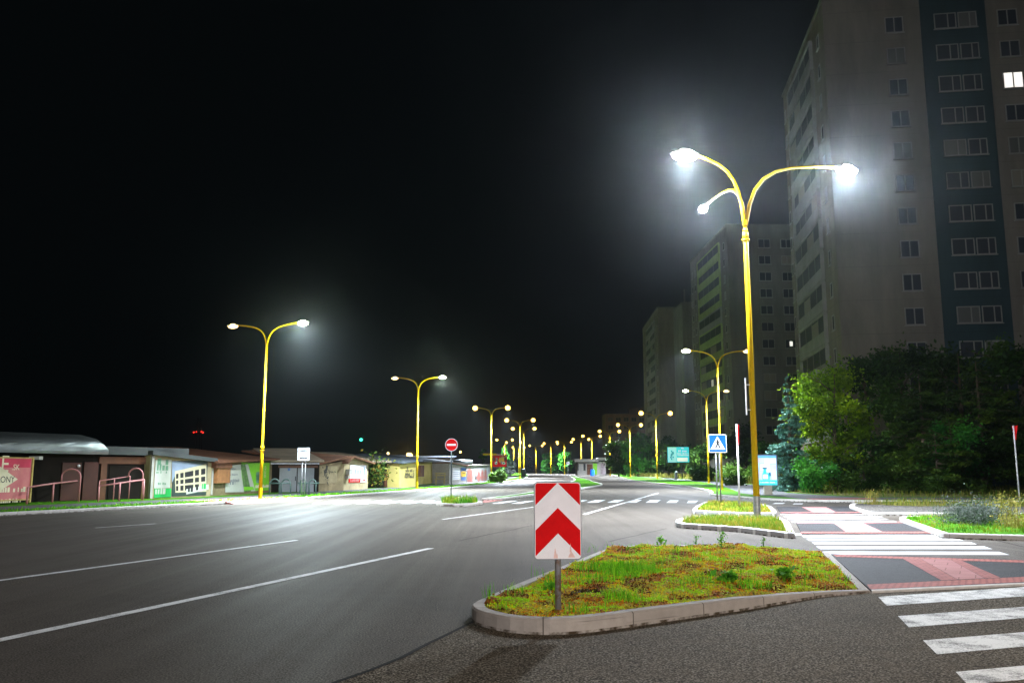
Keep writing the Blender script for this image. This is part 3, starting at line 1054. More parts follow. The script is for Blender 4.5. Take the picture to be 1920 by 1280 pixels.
def pole(H, r0, collar, root, base='galv'):
    m = MB()
    m.tube([(0, 0, 0), (0, 0, 0.62)], r0 * 1.08, 14)
    m.tube([(0, 0, 0.0), (0, 0, 0.05)], r0 * 1.9, 14)
    m.build('base_sleeve', base, root, smooth=False)
    m = MB()
    m.tube([(0, 0, 0.62), (0, 0, collar), (0, 0, collar + 0.02), (0, 0, H)], [r0, r0 * 0.78, r0 * 0.64, r0 * 0.55], 14)
    m.tube([(0, 0, collar - 0.05), (0, 0, collar + 0.16)], r0 * .95, 14)
    m.tube([(0, 0, collar - 0.10), (0, 0, collar - 0.06)], r0 * 1.3, 14)
    m.tube([(0, 0, collar + 0.20), (0, 0, collar + 0.23)], r0 * 0.92, 14)
    m.build('pole', 'yellow', root, smooth=True)

def arm(root, z0, tip, r, name='arm'):
    """curved outreach arm from the pole top to the luminaire"""
    tip = Vector(tip)
    h = Vector((tip.x, tip.y, 0))
    L = h.length
    d = h / L
    rise = tip.z - z0
    pts = []
    for q, zz in ((0.0, -0.25), (0.02, 0.0), (0.05, 0.22), (0.11, 0.45), (0.2, 0.63), (0.33, 0.77), (0.5, 0.87), (0.72, 0.94), (1.0, 1.0)):
        pts.append(d * L * q + Vector((0, 0, z0 + (rise * zz if zz >= 0 else zz))))
    m = MB()
    m.tube(pts, [r, r, r, r * .95, r * .9, r * .85, r * .8, r * .75, r * .7], 10)
    m.build(name, 'yellow', root, smooth=True)
    return d

def luminaire(root, tip, d, mat, power, lname, lcol, s=1.0, flood=0.0, size=150, tilt=0.0, kind='SPOT', ds=1.0):
    """flat street light head with a glowing underside"""
    yaw = math.atan2(d.y, d.x)
    c = Vector(tip) + Vector((d.x, d.y, 0)) * 0.28 * s
    X, Y, Z = Vector((math.cos(yaw), math.sin(yaw), 0)), Vector((-math.sin(yaw), math.cos(yaw), 0)), Vector((0, 0, 1))
    m = MB()
    rows = [(-0.36, 0.06, 0.05), (-0.26, 0.11, 0.07), (0.0, 0.15, 0.085), (0.24, 0.14, 0.07), (0.36, 0.08, 0.04)]
    vs, fs = [], []
    for a, w, h in rows:
        for y, z in ((-1, 0), (-.6, .8), (.6, .8), (1, 0), (.8, -.35), (-.8, -.35)):
            vs.append(c + X * a * s + Y * w * y * s + Z * h * z * s)
    for i in range(len(rows) - 1):
        for k in range(6):
            fs.append((i * 6 + k, i * 6 + (k + 1) % 6, (i + 1) * 6 + (k + 1) % 6, (i + 1) * 6 + k))
    fs += [tuple(range(6))[::-1], tuple(range(24, 30))]
    m.add(vs, fs)
    ob = m.build('luminaire', 'plastic', root, smooth=True)
    m = MB()
    m.ball((0, 0, 0), (0.25 * s * ds if ds < 1.5 else .34, 0.125 * s * ds, 0.085 * s * ds * ds), 0, 14, 8)
    q = [X * v[0] + Y * v[1] + Z * v[2] + c - Z * 0.045 * s for v in m.v]
    m.v = [tuple(p) for p in q]
    m.build('diffuser', mat, ob, smooth=True)
    if power:
        low = 0.045 * s + 0.085 * s * ds * ds + 0.06
        lo_ = add_light(ob, c - Z * low, lamp_light(lname, power, lcol, kind, size=size))
        lo_.rotation_euler = (0, tilt, 0) if not isinstance(tilt, Vector) else tilt.to_track_quat('-Z', 'Y').to_euler()
    if flood:
        add_light(ob, c - Z * low, lamp_light(lname + '_glow', flood, (.84, 1.0, .8) if lname.startswith('mid') else lcol, 'POINT', 0.25))
    return ob

WHITE, GREENISH, WARM = (0.80, 0.89, 1.0), (0.94, 1.0, 0.82), (1.0, 0.88, 0.6)
PW = 9000.0
# the tall three armed lamp on the island
base = gp(1420, 970, 0.11)
big = thing('street_lamp', 'tallest yellow lamp post, three lit arms, on the grassy island beside the pink crossing', 'street lamp', base, 0, 'yellow street lamps')
pole(9.0, 0.094, at(1402, 452, base.y).z, big)
for (px, py, D) in ((1303, 290, 25.1), (1572, 314, 27.0), (1322, 386, 29.6)):
    tip = at(px, py, D) - base
    d = arm(big, 9.0 if px != 1322 else 9.25, tip, 0.058)
    luminaire(big, tip, d, 'em_white', PW * (1.7 if px != 1322 else 1.1), 'near_lamp' if px != 1322 else 'near_small', WHITE, 1.25 if px != 1322 else 0.85, PW * (0.9 if px != 1322 else 0.25), ds=1.3, size=142)
m = MB()
m.tube([(0.0, 0, 3.0), (0, 0, 4.1)], 0.025, 8)
m.v = [(v[0] - 0.19, v[1] - 0.02, v[2]) for v in m.v]
m.box((-0.1, -0.02, 3.15), (0.2, 0.03, 0.03)); m.box((-0.1, -0.02, 3.9), (0.2, 0.03, 0.03))
m.build('banner_bracket', 'whitepost', big)

def double_lamp(label, ml, mr, pl, pr, ln, lcol, hs=1.0, size=168, tilt=(0, 0), ds=1.0):
    r = thing('street_lamp', label, 'street lamp', (0, 0, -50), 0, 'yellow street lamps')
    pole(8.75, 0.10, 2.75, r, 'yellow')
    for s, mt, p in ((-1, ml, pl), (1, mr, pr)):
        tip = Vector((s * 1.95, 0, 9.85))
        d = arm(r, 8.75, tip, 0.05)
        luminaire(r, tip, d, mt, p, ln + str(int(p)), lcol, hs, PW * .13 if p > PW * 3 and ln == 'mid_lamp' else 0.0, size, tilt[0 if s < 0 else 1], 'SPOT', ds)
    return r

def place_lamp(proto, px, D, heady, rz, label, first):
    b = at(px, 880, D)
    H = at(px, heady, D).z - 0.1
    s = H / 9.85
    if first:
        proto.location = (b.x, D, 0.1)
        proto.rotation_euler = (0, 0, rz)
        proto.scale = (s, s, s)
        proto['label'] = label
    else:
        dup(proto, (b.x, D, 0.1), rz, label, s)

pL = double_lamp('', 'em_dim', 'em_mid', PW * .25, PW * 5.0, 'mid_lamp', (0.77, 0.92, 1.0), 1.0, 152, (0, math.radians(-17)), 1.3)
pR = double_lamp('', 'em_mid', 'em_dim', PW * 3.6, PW * 1.8, 'right_lamp', (0.77, 0.88, 1.0), 1.0, 160, (math.radians(14), 0), 1.3)
pF = double_lamp('', 'em_far', 'em_far', PW * 4.2, PW * 5.2, 'far_lamp', (0.78, 0.89, 1.0), 1.0, 155, (0, 0), 1.9)
D1 = gp(490, 935, .1).y
place_lamp(pL, 490, D1, 607, -.25, 'large yellow two armed lamp in front of the green banner on the left pavement', True)
place_lamp(pL, 782, gp(782, 916, .1).y, 707, -.2, 'yellow two armed lamp in front of the yellow hut', False)
place_lamp(pR, 1352, 60, 657, .05, 'yellow two armed lamp directly behind the blue pedestrian crossing sign', True)
place_lamp(pR, 1328.5, 92, 732, .05, 'yellow two armed lamp just left of the blue pedestrian crossing sign', False)
far_l = [(921, 100, 764, -.15, 'yellow two armed lamp beside the striped mural wall, left of the red billboard'),
         (975, 124, 787, -.1, 'taller of the two close lamps standing right of the red billboard'),
         (982, 158, 803, -.05, 'shorter lamp with a dark bin at its foot right of the red billboard'),
         (1232, 132, 774, .05, 'yellow lamp just left of the glowing turquoise billboard'),
         (1182, 162, 796, .1, 'yellow lamp in front of the lit green tree behind the kiosk'),
         (1144, 190, 808, .1, 'yellow lamp at the right end of the white kiosk'),
         (1110, 215, 817, .1, 'yellow lamp in front of the brown shutters of the white kiosk'),
         (1090, 240, 823, .1, 'yellow lamp in front of the white wall of the kiosk'),
         (1058.5, 260, 828, .1, 'yellow lamp behind the small round sign on the median'),
         (1033, 280, 831, .1, 'far yellow lamp between the two dark trees left of the round sign'),
         (1005, 305, 835, .0, 'far yellow lamp above the far bend, next to the small white advertising panel'),
         (963, 258, 829, -.1, 'far yellow lamp behind the red billboard, right of its edge'),
         (946, 236, 824, -.1, 'far lamp whose pole rises out of the top of the red billboard'),
         (972.5, 320, 838.5, -.1, 'smallest far yellow lamp, seen next to the pair of close lamps')]
for i, (px, D, hy, rz, lb) in enumerate(far_l):
    place_lamp(pF, px, D, hy, rz, lb, i == 0)
# unseen lamps added behind the camera to light the sign and kerb fronts
def behind(x, y, label, power, col, size, tilt):
    r = thing('street_lamp', label, 'street lamp', (x, y, 0.1), 0.0, 'yellow street lamps')
    pole(8.75, 0.10, 2.75, r)
    tip = Vector((0, 1.95, 9.85))
    d = arm(r, 8.75, tip, 0.05)
    luminaire(r, tip, d, 'em_mid', power, 'back_fill' + str(int(power)), col, 1.0, size=size, tilt=tilt)
behind(6.0, -42.0, 'added unseen lamp far behind the viewer, narrow beam on the island', PW * 7.5, (1.0, 0.92, 0.90), 38, Vector((-6.0, 51.0, -9.0)))  # narrow strong beam stands in for the sign's own reflectiveness
behind(13.0, -5.0, 'unseen yellow street lamp beside the viewer, past the worn zebra stripes', PW * 1.9, (1.0, 0.84, 0.66), 150, 0.0)

# ------------------------------------------------------------------ signs
def face_panel(loc, yaw):
    """panel with its face toward -Y turned by yaw, local to a thing at loc"""
    return Panel((0, 0, 0), (math.cos(yaw), math.sin(yaw), 0))

def rrect(w, h, r, cz, n=5):
    pts = []
    for sx, sz, a0 in ((1, 1, 0), (-1, 1, 90), (-1, -1, 180), (1, -1, 270)):
        for k in range(n + 1):
            a = math.radians(a0 + 90 * k / n)
            pts.append((sx * (w / 2 - r) + r * math.cos(a), cz + sz * (h / 2 - r) + r * math.sin(a)))
    return pts

def clip_poly(pts, inside_f, cut):
    out = []
    for i in range(len(pts)):
        a, b = pts[i], pts[(i + 1) % len(pts)]
        ia, ib = inside_f(a), inside_f(b)
        if ia:
            out.append(a)
        if ia != ib:
            out.append(cut(a, b))
    return out

# chevron board
sb = gp(1047, 1146, 0.12)
ch = thing('chevron_sign', 'red and white chevron board on a steel post in the mossy island', 'traffic sign', (sb.x, sb.y, 0.1), 0)
P = face_panel(None, 0.06)
zt, zbm = at(1045, 903, sb.y).z - 0.1, at(1045, 1048, sb.y).z - 0.1
W_ = 88 * (sb.y * CT) / F
Hh, cz = zt - zbm, (zt + zbm) / 2
m = MB(); P.slab(m, rrect(W_, Hh, 0.035, cz), 0.0, 0.012, 0)
m.build('sign_plate', 'greypaint', ch)
m = MB(); P.slab(m, rrect(W_ - 0.012, Hh - 0.012, 0.03, cz), 0.012, 0.0135, 0)
m.build('white_face', 'signwhite', ch)
m = MB()
rr = rrect(W_ - 0.024, Hh - 0.024, 0.026, cz)
def vz(ap):      # apex height as a share of the board from its top
    return zt - ap * Hh
sl = 0.307 * Hh / (W_ / 2)
def half(pts, side, ap, above):
    f = lambda q: ((q[1] - (vz(ap) - sl * abs(q[0]))) > 0) == above
    g = lambda a, b: (lambda t: (a[0] + (b[0] - a[0]) * t, a[1] + (b[1] - a[1]) * t))(
        (lambda fa, fb: fa / (fa - fb))(a[1] - (vz(ap) - sl * side * a[0]), b[1] - (vz(ap) - sl * side * b[0])))
    f = lambda q: ((q[1] - (vz(ap) - sl * side * q[0])) > 0) == above
    return clip_poly(pts, f, g)
def side_clip(pts, side):
    f = lambda q: q[0] * side >= 0
    g = lambda a, b: (0.0, a[1] + (b[1] - a[1]) * (a[0] / (a[0] - b[0])))
    return clip_poly(pts, f, g)
for side in (1, -1):
    hp = side_clip(rr, side)
    P.poly(m, half(hp, side, 0.012, True), 0.0148, 0)
    P.poly(m, half(half(hp, side, 0.336, False), side, 0.666, True), 0.0148, 0)
m.build('red_chevron', 'signred', ch)
m = MB()
for a0, z0, w, h in ((-0.045, zbm + .012, .035, .1), (0.10, zbm + .02, .07, .06), (0.115, zbm + .07, .02, .09), (-0.02, zbm + 0.012, .02, .05)):
    P.poly(m, [(a0, z0), (a0 + w, z0), (a0 + w * .7, z0 + h * .6), (a0 + w * .45, z0 + h), (a0 + w * .2, z0 + h * .55)], 0.0156, 0)
m.build('scrape_mark', 'scrape', ch)
def rusty_post():
    mm, nt, b, o = new_mat('rusty_galvanised')
    Pp = pos(nt)
    n = noise(nt, Pp, 9.0, 6, 0.7)
    col = ramp(nt, n, [(0.5, (0.25, 0.25, 0.27)), (0.62, (0.16, 0.09, 0.05))])
    nt.links.new(col, b.inputs['Base Color'])
    b.inputs['Metallic'].default_value = 0.35
    b.inputs['Roughness'].default_value = 0.55
    bump(nt, b, noise(nt, Pp, 70, 3), 0.2, 0.003)
    return mm
M['rusty'] = rusty_post()
m = MB(); m.tube([(0, 0.035, -0.05), (0, 0.035, zt - 0.1)], 0.0315, 14)
m.build('post', 'rusty', ch, smooth=True)

# pedestrian crossing sign
b = gp(1349, 943, 0.1)
pc = thing('crossing_sign', 'square blue pedestrian crossing sign on twin grey posts', 'traffic sign', b, 0)
P = face_panel(None, 0.03)
z0, z1 = at(1347, 848, b.y).z - .1, at(1347, 814, b.y).z - .1
w, cz = z1 - z0, (z0 + z1) / 2
m = MB(); P.slab(m, rrect(w, w, 0.05, cz), 0.02, 0.04); m.build('sign_plate', 'signwhite', pc)
m = MB(); P.slab(m, rrect(w * .94, w * .94, 0.04, cz), 0.04, 0.043); m.build('blue_face', 'signblue', pc)
m = MB(); P.poly(m, [(-w * .41, cz - w * .33), (w * .41, cz - w * .33), (0, cz + w * .4)], 0.046); m.build('white_triangle', 'signwhite', pc)
m = MB()
for i in range(5):
    a = (-.28 + .125 * i) * w
    P.poly(m, [(a, cz - .27 * w), (a + .06 * w, cz - .27 * w), (a * .82 + .05 * w, cz - .17 * w), (a * .82, cz - .17 * w)], 0.049)
def limb(m, pts, r):
    for (a, z), (c, d) in zip(pts, pts[1:]):
        L = math.hypot(c - a, d - z)
        nx, nz = -(d - z) / L * r, (c - a) / L * r
        P.poly(m, [(a + nx, z + nz), (c + nx, d + nz), (c - nx, d - nz), (a - nx, z - nz)], 0.052)
q = w
P.poly(m, [(0.042 * q * math.cos(t * .6), cz + .205 * q + .042 * q * math.sin(t * .6)) for t in range(10)], 0.052)
limb(m, [(0.0, cz + .165 * q), (-.005 * q, cz - .03 * q)], .06 * q)
limb(m, [(-.02 * q, cz - .0 * q), (-.06 * q, cz - .12 * q), (-.13 * q, cz - .26 * q)], .042 * q)
limb(m, [(.015 * q, cz - .0 * q), (.06 * q, cz - .11 * q), (.13 * q, cz - .26 * q)], .042 * q)
limb(m, [(.03 * q, cz + .14 * q), (.09 * q, cz + .03 * q)], .022 * q)
limb(m, [(-.03 * q, cz + .14 * q), (-.09 * q, cz + .02 * q)], .022 * q)
m.build('walking_figure', 'black', pc)
for x in (-0.075, 0.075):
    m = MB(); m.tube([(x, 0.035, -0.02), (x, 0.035, z1 - .1)], 0.03, 10); m.build('post', 'galv', pc, smooth=True)

# no entry sign
b = gp(845.5, 938, 0.1)
ne = thing('no_entry_sign', 'round red no entry sign on a thin post at the median nose', 'traffic sign', b, 0)
P = face_panel(None, -0.02)
c = at(847, 833.5, b.y); cz = c.z - .1; R = 11.8 * b.y / F
circ = lambda r, n=28: [(r * math.cos(2 * math.pi * k / n), cz + r * math.sin(2 * math.pi * k / n)) for k in range(n)]
m = MB(); P.slab(m, circ(R), .02, .035); m.build('sign_plate', 'signwhite', ne)
m = MB(); P.slab(m, circ(R * .92), .035, .037); m.build('red_face', 'signred', ne)
m = MB(); P.slab(m, [(-R * .72, cz - R * .15), (R * .72, cz - R * .15), (R * .72, cz + R * .15), (-R * .72, cz + R * .15)], .037, .039); m.build('white_bar', 'signwhite', ne)
m = MB(); m.tube([(0, .045, -.02), (0, .045, cz + R * .6)], .028, 10); m.build('post', 'darkmetal', ne, smooth=True)

def yield_sign(px, pyb, pyt, ysign, label):
    b = gp(px, pyb, 0.1)
    r = thing('give_way_sign', label, 'traffic sign', b, 0, 'give way signs seen almost edge on')
    H = at(px, pyt, b.y).z - .1
    hh = H - (at(px, ysign, b.y).z - .1)
    P = Panel((0.02, 0, 0), (0.2, 0.98, 0))
    sd = hh / 0.866 / 2
    m = MB(); P.slab(m, [(-sd, H), (sd, H), (0.03, H - hh), (-.03, H - hh)], .03, .045); m.build('sign_plate', 'signred', r)
    k = .84
    m = MB(); P.poly(m, [(-sd * k, H - hh * .12), (sd * k, H - hh * .12), (0, H - hh * .9)], .048); m.build('inner_face', 'salmon', r)
    m = MB(); m.tube([(0, 0, -.05), (0, 0, H + .02)], .034, 10); m.build('post', 'whitepost', r, smooth=True)
yield_sign(1387, 950, 796, 834, 'give way sign on a white post, edge on, left of the tall lamp')
yield_sign(1912, 938, 798, 824, 'give way sign on a pale post in front of the dark pines')

# grey sign plate on twin posts
b = gp(567, 931, 0.1)
gs = thing('info_sign', 'grey square sign plate on two thin posts before the grey garage doors', 'traffic sign', b, 0)
P = face_panel(None, -0.1)
z0, z1 = at(567, 863, b.y).z - .1, at(567, 839, b.y).z - .1
m = MB(); P.slab(m, rrect(z1 - z0, z1 - z0, .03, (z0 + z1) / 2), .03, .045); m.build('sign_plate', 'greypaint', gs)
m = MB()
for zz in (z1 - .16, z0 + .14):
    P.rect(m, -.2, zz, .2, zz + .04, .045, .06)
    P.scribble(m, -.18, .2, zz - .02, .07, .062, 1, int(zz * 100))
m.build('mounting_clip', ['galv', 'black'], gs)
for x in (-.07, .09):
    m = MB(); m.tube([(x, .06, -.02), (x, .06, z1 - .05)], .026, 8); m.build('post', 'galv', gs, smooth=True)

# round sign on the far median
b = gp(1065, 892, 0.1); b = at(1065, 880, 172); b.z = 0.1
rs = thing('round_sign', 'small round pale sign on a thin post on the curved grass median', 'traffic sign', b, 0)
P = face_panel(None, 0)
cz = at(1065, 868, b.y).z - .1
m = MB(); P.slab(m, [(.33 * math.cos(k * .3), cz + .33 * math.sin(k * .3)) for k in range(21)], .03, .05); m.build('sign_plate', 'signwhite', rs)
m = MB(); P.poly(m, [(-.09, cz - .12), (.06, cz - .12), (.1, cz + .12), (-.05, cz + .14)], .055); m.build('arrow_mark', 'greypaint', rs)
m = MB(); m.tube([(0, .06, 0), (0, .06, cz)], .04, 8); m.build('post', 'galv', rs)

# ------------------------------------------------------------------ lit advertising
M['teal'] = em('screen_teal', (0.05, 0.62, 0.72), 0.75)
M['teal_dark'] = em('screen_teal_dark', (0.06, 0.36, 0.42), 0.6)
M['teal_pale'] = em('screen_teal_pale', (0.35, 0.82, 0.80), 0.75)
M['scr_white'] = em('screen_white', (0.88, 0.97, 1.0), 0.6)
M['scr_cream'] = em('screen_cream', (0.85, 0.9, 0.75), 0.85)
M['scr_blue'] = em('screen_blue', (0.12, 0.40, 0.85), 0.85)
M['scr_sky'] = em('screen_sky', (0.45, 0.75, 0.98), 0.75)
M['scr_lilac'] = em('screen_lilac', (0.62, 0.62, 0.95), 0.68)
M['scr_green'] = em('screen_lime', (0.4, 0.75, 0.25), 0.7)
D = 132.0
b = at(1279, 880, D); b.z = .1
bb = thing('lit_billboard', 'glowing turquoise billboard on a single dark post on the right verge', 'billboard', b, 0)
x0, x1 = at(1250.5, 850, D).x - b.x, at(1293, 850, D).x - b.x
z0, z1 = at(1271, 867.5, D).z - .1, at(1271, 836.5, D).z - .1
P = face_panel(None, 0.0)
m = MB(); P.rect(m, x0, z0, x1, z1, -.25, .0); m.build('frame', 'darkmetal', bb)
wd, ht = x1 - x0, z1 - z0
mats = ['teal', 'teal_pale', 'teal_dark', 'scr_white', 'scr_cream', 'scr_green']
m = MB(); P.rect(m, x0 + .1, z0 + .1, x1 - .1, z1 - .1, .001, .02, 0)
X = lambda f: x0 + wd * f
Z = lambda f: z0 + ht * f
P.rect(m, X(.05), Z(.05), X(.42), Z(.9), .021, .024, 1)
P.rect(m, X(.05), Z(.90), X(.42), Z(.94), .021, .024, 5)
for k, (a, z, r) in enumerate(((.2, .72, .05), (.26, .6, .08), (.2, .48, .07), (.17, .34, .06), (.27, .34, .05), (.2, .22, .05))):
    P.poly(m, [(X(a + r * math.cos(t) * .8), Z(z + r * 1.3 * math.sin(t))) for t in [i * .785 for i in range(8)]], .026 + .001 * k, 2)
P.rect(m, X(.64), Z(.86), X(.74), Z(.92), .021, .024, 3)
P.scribble(m, X(.5), X(.92), Z(.67), ht * .11, .026, 3, 5)
P.scribble(m, X(.46), X(.94), Z(.53), ht * .08, .026, 3, 6)
P.rect(m, X(.46), Z(.44), X(.96), Z(.48), .021, .024, 3)
P.rect(m, X(.45), Z(.10), X(.9), Z(.32), .021, .024, 4)
m.build('screen', mats, bb)
m = MB(); m.tube([(0, -.12 + .25, 0), (0, .12, z0 + .2)], .14, 10); m.build('post', 'darkmetal', bb)

b = gp(1439, 927, .1); D = b.y
cl = thing('city_light', 'small backlit poster case in blue and white on a beige foot beside the tall lamp', 'advertising panel', b, 0)
P = face_panel(None, 0.0)
x0, x1 = at(1422, 880, D).x - b.x, at(1456, 880, D).x - b.x
z0, z1 = at(1439, 909, D).z - .1, at(1439, 853.5, D).z - .1
wd, ht = x1 - x0, z1 - z0
X = lambda f: x0 + wd * f
Z = lambda f: z0 + ht * f
m = MB(); P.rect(m, x0 - .04, z0 - .04, x1 + .07, z1 + .05, -.2, .0); m.build('case', 'greypaint', cl)
m = MB(); P.rect(m, x0, z0, x1, z1, .001, .015, 0)
P.rect(m, X(0), Z(.92), X(1), Z(1), .016, .018, 1)
for i, (a, z, w, h, mi) in enumerate(((.0, .75, .3, .16, 3), (.34, .7, .3, .2, 2), (.68, .74, .3, .16, 2), (.1, .5, .3, .2, 2), (.45, .44, .2, .25, 2), (.7, .5, .28, .2, 3), (.72, .2, .24, .3, 2), (.02, .22, .2, .25, 6))):
    P.rect(m, X(a), Z(z), X(a + w), Z(z + h), .016 + i * .0012, .017 + i * .0012, mi)
P.rect(m, X(.2), Z(.18), X(.6), Z(.4), .03, .032, 4); P.rect(m, X(.24), Z(.21), X(.5), Z(.36), .033, .034, 5)
P.slab(m, [(X(.25), Z(.4)), (X(.42), Z(.4)), (X(.4), Z(.56)), (X(.28), Z(.56))], .03, .032, 4)
P.rect(m, X(.22), Z(.54), X(.46), Z(.59), .0305, .033, 7); P.rect(m, X(.55), Z(.3), X(.66), Z(.42), .03, .032, 7)
P.rect(m, X(0), Z(0), X(1), Z(.17), .029, .031, 4); P.scribble(m, X(.06), X(.94), Z(.07), ht * .05, .033, 2, 8)
M['scr_dark'] = em('screen_dark', (0.01, 0.12, 0.22), 0.5)
m.build('poster', ['scr_sky', 'scr_blue', 'scr_white', 'scr_lilac', 'teal', 'scr_cream', 'scr_lilac', 'scr_dark'], cl)
m = MB(); m.box(((x0 + x1) / 2, .1, z0 / 2 - .02), (wd * .42, .22, z0)); m.build('foot', pm('beige_foot', (0.42, 0.38, 0.3), .2, 5), cl)

# ------------------------------------------------------------------ garages and huts along the left pavement
M['brown_wall'] = pm('dark_brown_wall', (0.045, 0.016, 0.009), 0.3, 1.5, 0.7)
M['black_brown'] = pm('blackened_boards', (0.011, 0.008, 0.006), 0.3, 2, 0.8, spec=.12)
M['brown_door'] = pm('red_brown_door', (0.06, 0.016, 0.009), 0.25, 2, 0.55)
M['brown_beam'] = pm('brown_beam', (0.11, 0.04, 0.016), 0.3, 3, 0.6)
M['plaster'] = pm('worn_plaster', (0.26, 0.2, 0.115), 0.5, 0.9, 0.9, spec=.1, fine=.3, fscale=3.0)
M['plaster2'] = pm('pale_plaster', (0.31, 0.25, 0.15), 0.3, 1.4, 0.9, spec=.1)
M['yellow_wall'] = pm('yellow_wall', (0.52, 0.42, 0.14), 0.15, 1.3, 0.85, spec=.1)
M['grey_door'] = pm('grey_garage_door', (0.26, 0.27, 0.3), 0.15, 1.2, 0.55)
M['grey_mural'] = pm('grey_mural_wall', (0.2, 0.2, 0.2), 0.25, 1.2, 0.85)
M['white_wall'] = pm('whitewashed_wall', (0.36, 0.34, 0.31), 0.25, 1.2, 0.85)
M['roof_dark'] = pm('bitumen_roof', (0.045, 0.052, 0.052), 0.35, 0.6, 0.65)
M['roof_red'] = pm('rusty_roof', (0.16, 0.07, 0.038), 0.4, 0.9, 0.8, spec=.15, c2=(0.09, 0.04, 0.025))
M['roof_tan'] = pm('tan_roof', (0.28, 0.22, 0.16), 0.35, 0.8, 0.7)
M['roof_blue'] = pm('blue_grey_roof', (0.09, 0.105, 0.13), 0.3, 0.8, 0.55)
M['sheetmetal'] = pm('bright_sheet_metal', (0.2, 0.22, 0.22), 0.3, 0.7, 0.38, 0.8)
M['pinkrail'] = pm('pink_red_rail_paint', (0.5, 0.2, 0.2), 0.2, 6, 0.45)
M['greenrail'] = pm('dark_green_rail_paint', (0.07, 0.11, 0.1), 0.2, 6, 0.45)
M['bluerail'] = pm('blue_rail_paint', (0.18, 0.26, 0.5), 0.2, 6, 0.45)
M['ban_white'] = pm('banner_white', (0.46, 0.46, 0.41), 0.12, 1.5, 0.5)
M['ban_green'] = pm('banner_green', (0.02, 0.36, 0.08), 0.12, 2, 0.45)
M['ban_lime'] = pm('banner_lime', (0.2, 0.56, 0.015), 0.12, 1.5, 0.45)
M['ban_leaf'] = pm('banner_leaf_print', (0.1, 0.2, 0.05), 0.6, 6, 0.5)
M['ban_red'] = pm('banner_red', (0.55, 0.03, 0.08), 0.2, 1.2, 0.5)
M['ban_rose'] = pm('banner_rose', (0.5, 0.17, 0.16), 0.3, 1.6, 0.5, c2=(0.5, 0.12, 0.14))
M['ban_cream'] = pm('banner_cream', (0.75, 0.68, 0.48), 0.1, 2, 0.5)
M['ban_dark'] = pm('banner_dark', (0.03, 0.045, 0.04), 0.3, 2, 0.5)
M['ban_sky'] = pm('banner_sky', (0.22, 0.27, 0.36), 0.2, 1.5, 0.5)
M['ban_house'] = pm('banner_house', (0.5, 0.44, 0.29), 0.12, 2, 0.5)
M['ban_text'] = pm('banner_text_green', (0.12, 0.26, 0.16), 0.2, 4, 0.5)
M['ban_blue'] = pm('banner_blue', (0.06, 0.14, 0.4), 0.2, 3, 0.5)
M['ban_orange'] = pm('banner_orange', (0.7, 0.4, 0.03), 0.15, 3, 0.5)
M['wood'] = pm('brown_box_wood', (0.3, 0.13, 0.05), 0.3, 4, 0.6)
M['concrete'] = pm('stained_concrete', (0.3, 0.27, 0.24), 0.4, 2, 0.9)

def tex_rot(x): return x

class Hut:
    """one garage or hut: front wall from pixel foot A to pixel foot B, height from the eave pixels"""
    def __init__(s, name, label, cat, a, b, ya, yb, depth, wall, group='low garages and huts along the left pavement', z=0.1):
        s.A, s.B = gp(a[0], a[1], z), gp(b[0], b[1], z)
        s.z = z
        s.u = (s.B - s.A).normalized()
        s.L = (s.B - s.A).length
        s.n = Vector((s.u.y, -s.u.x, 0))
        s.ha = onplane(a[0], ya, s.A, s.B)[1]
        s.hb = onplane(b[0], yb, s.A, s.B)[1]
        s.depth = depth
        s.root = thing(name, label, cat, s.A, 0, group)
        s.P = Panel(s.A - Vector((0, 0, z)), s.u)
        m = MB()
        A2, B2 = s.A - s.n * depth, s.B - s.n * depth
        m.prism([(s.A.x, s.A.y), (s.B.x, s.B.y), (B2.x, B2.y), (A2.x, A2.y)], 0.0, [s.ha, s.hb, s.hb, s.ha])
        m.build('wall', wall, s.root, s.A)
    def az(s, px, py):
        return onplane(px, py, s.A, s.B)
    def quad(s, m, x0, y0, x1, y1, c0, c1, mi=0):
        """box on the front wall between two pixel corners (upper left, lower right)"""
        a0, z0 = s.az(x0, y1)
        a1, z1 = s.az(x1, y0)
        zz0 = s.az(x0, y1)[1]
        s.P.rect(m, a0, zz0, a1, z1, c0, c1, mi)
        return a0, zz0, a1, z1
    def put(s, m, name, mats, parent=None):
        return m.build(name, mats, parent or s.root, s.A)
    def roof(s, mat, over=0.35, t=0.14, rise=0.0, name='roof'):
        m = MB()
        o = s.P.p(-over * .4, s.ha, over)
        e = s.P.p(s.L + over * .4, s.hb, over)
        bk = s.n * (s.depth + over * 2)
        up = Vector((0, 0, t))
        r = Vector((0, 0, rise))
        vs = [o, e, e - bk + r, o - bk + r]
        vs += [v + up for v in vs]
        m.add(vs, [(3, 2, 1, 0), (4, 5, 6, 7), (0, 1, 5, 4), (1, 2, 6, 5), (2, 3, 7, 6), (3, 0, 4, 7)])
        return s.put(m, name, mat)

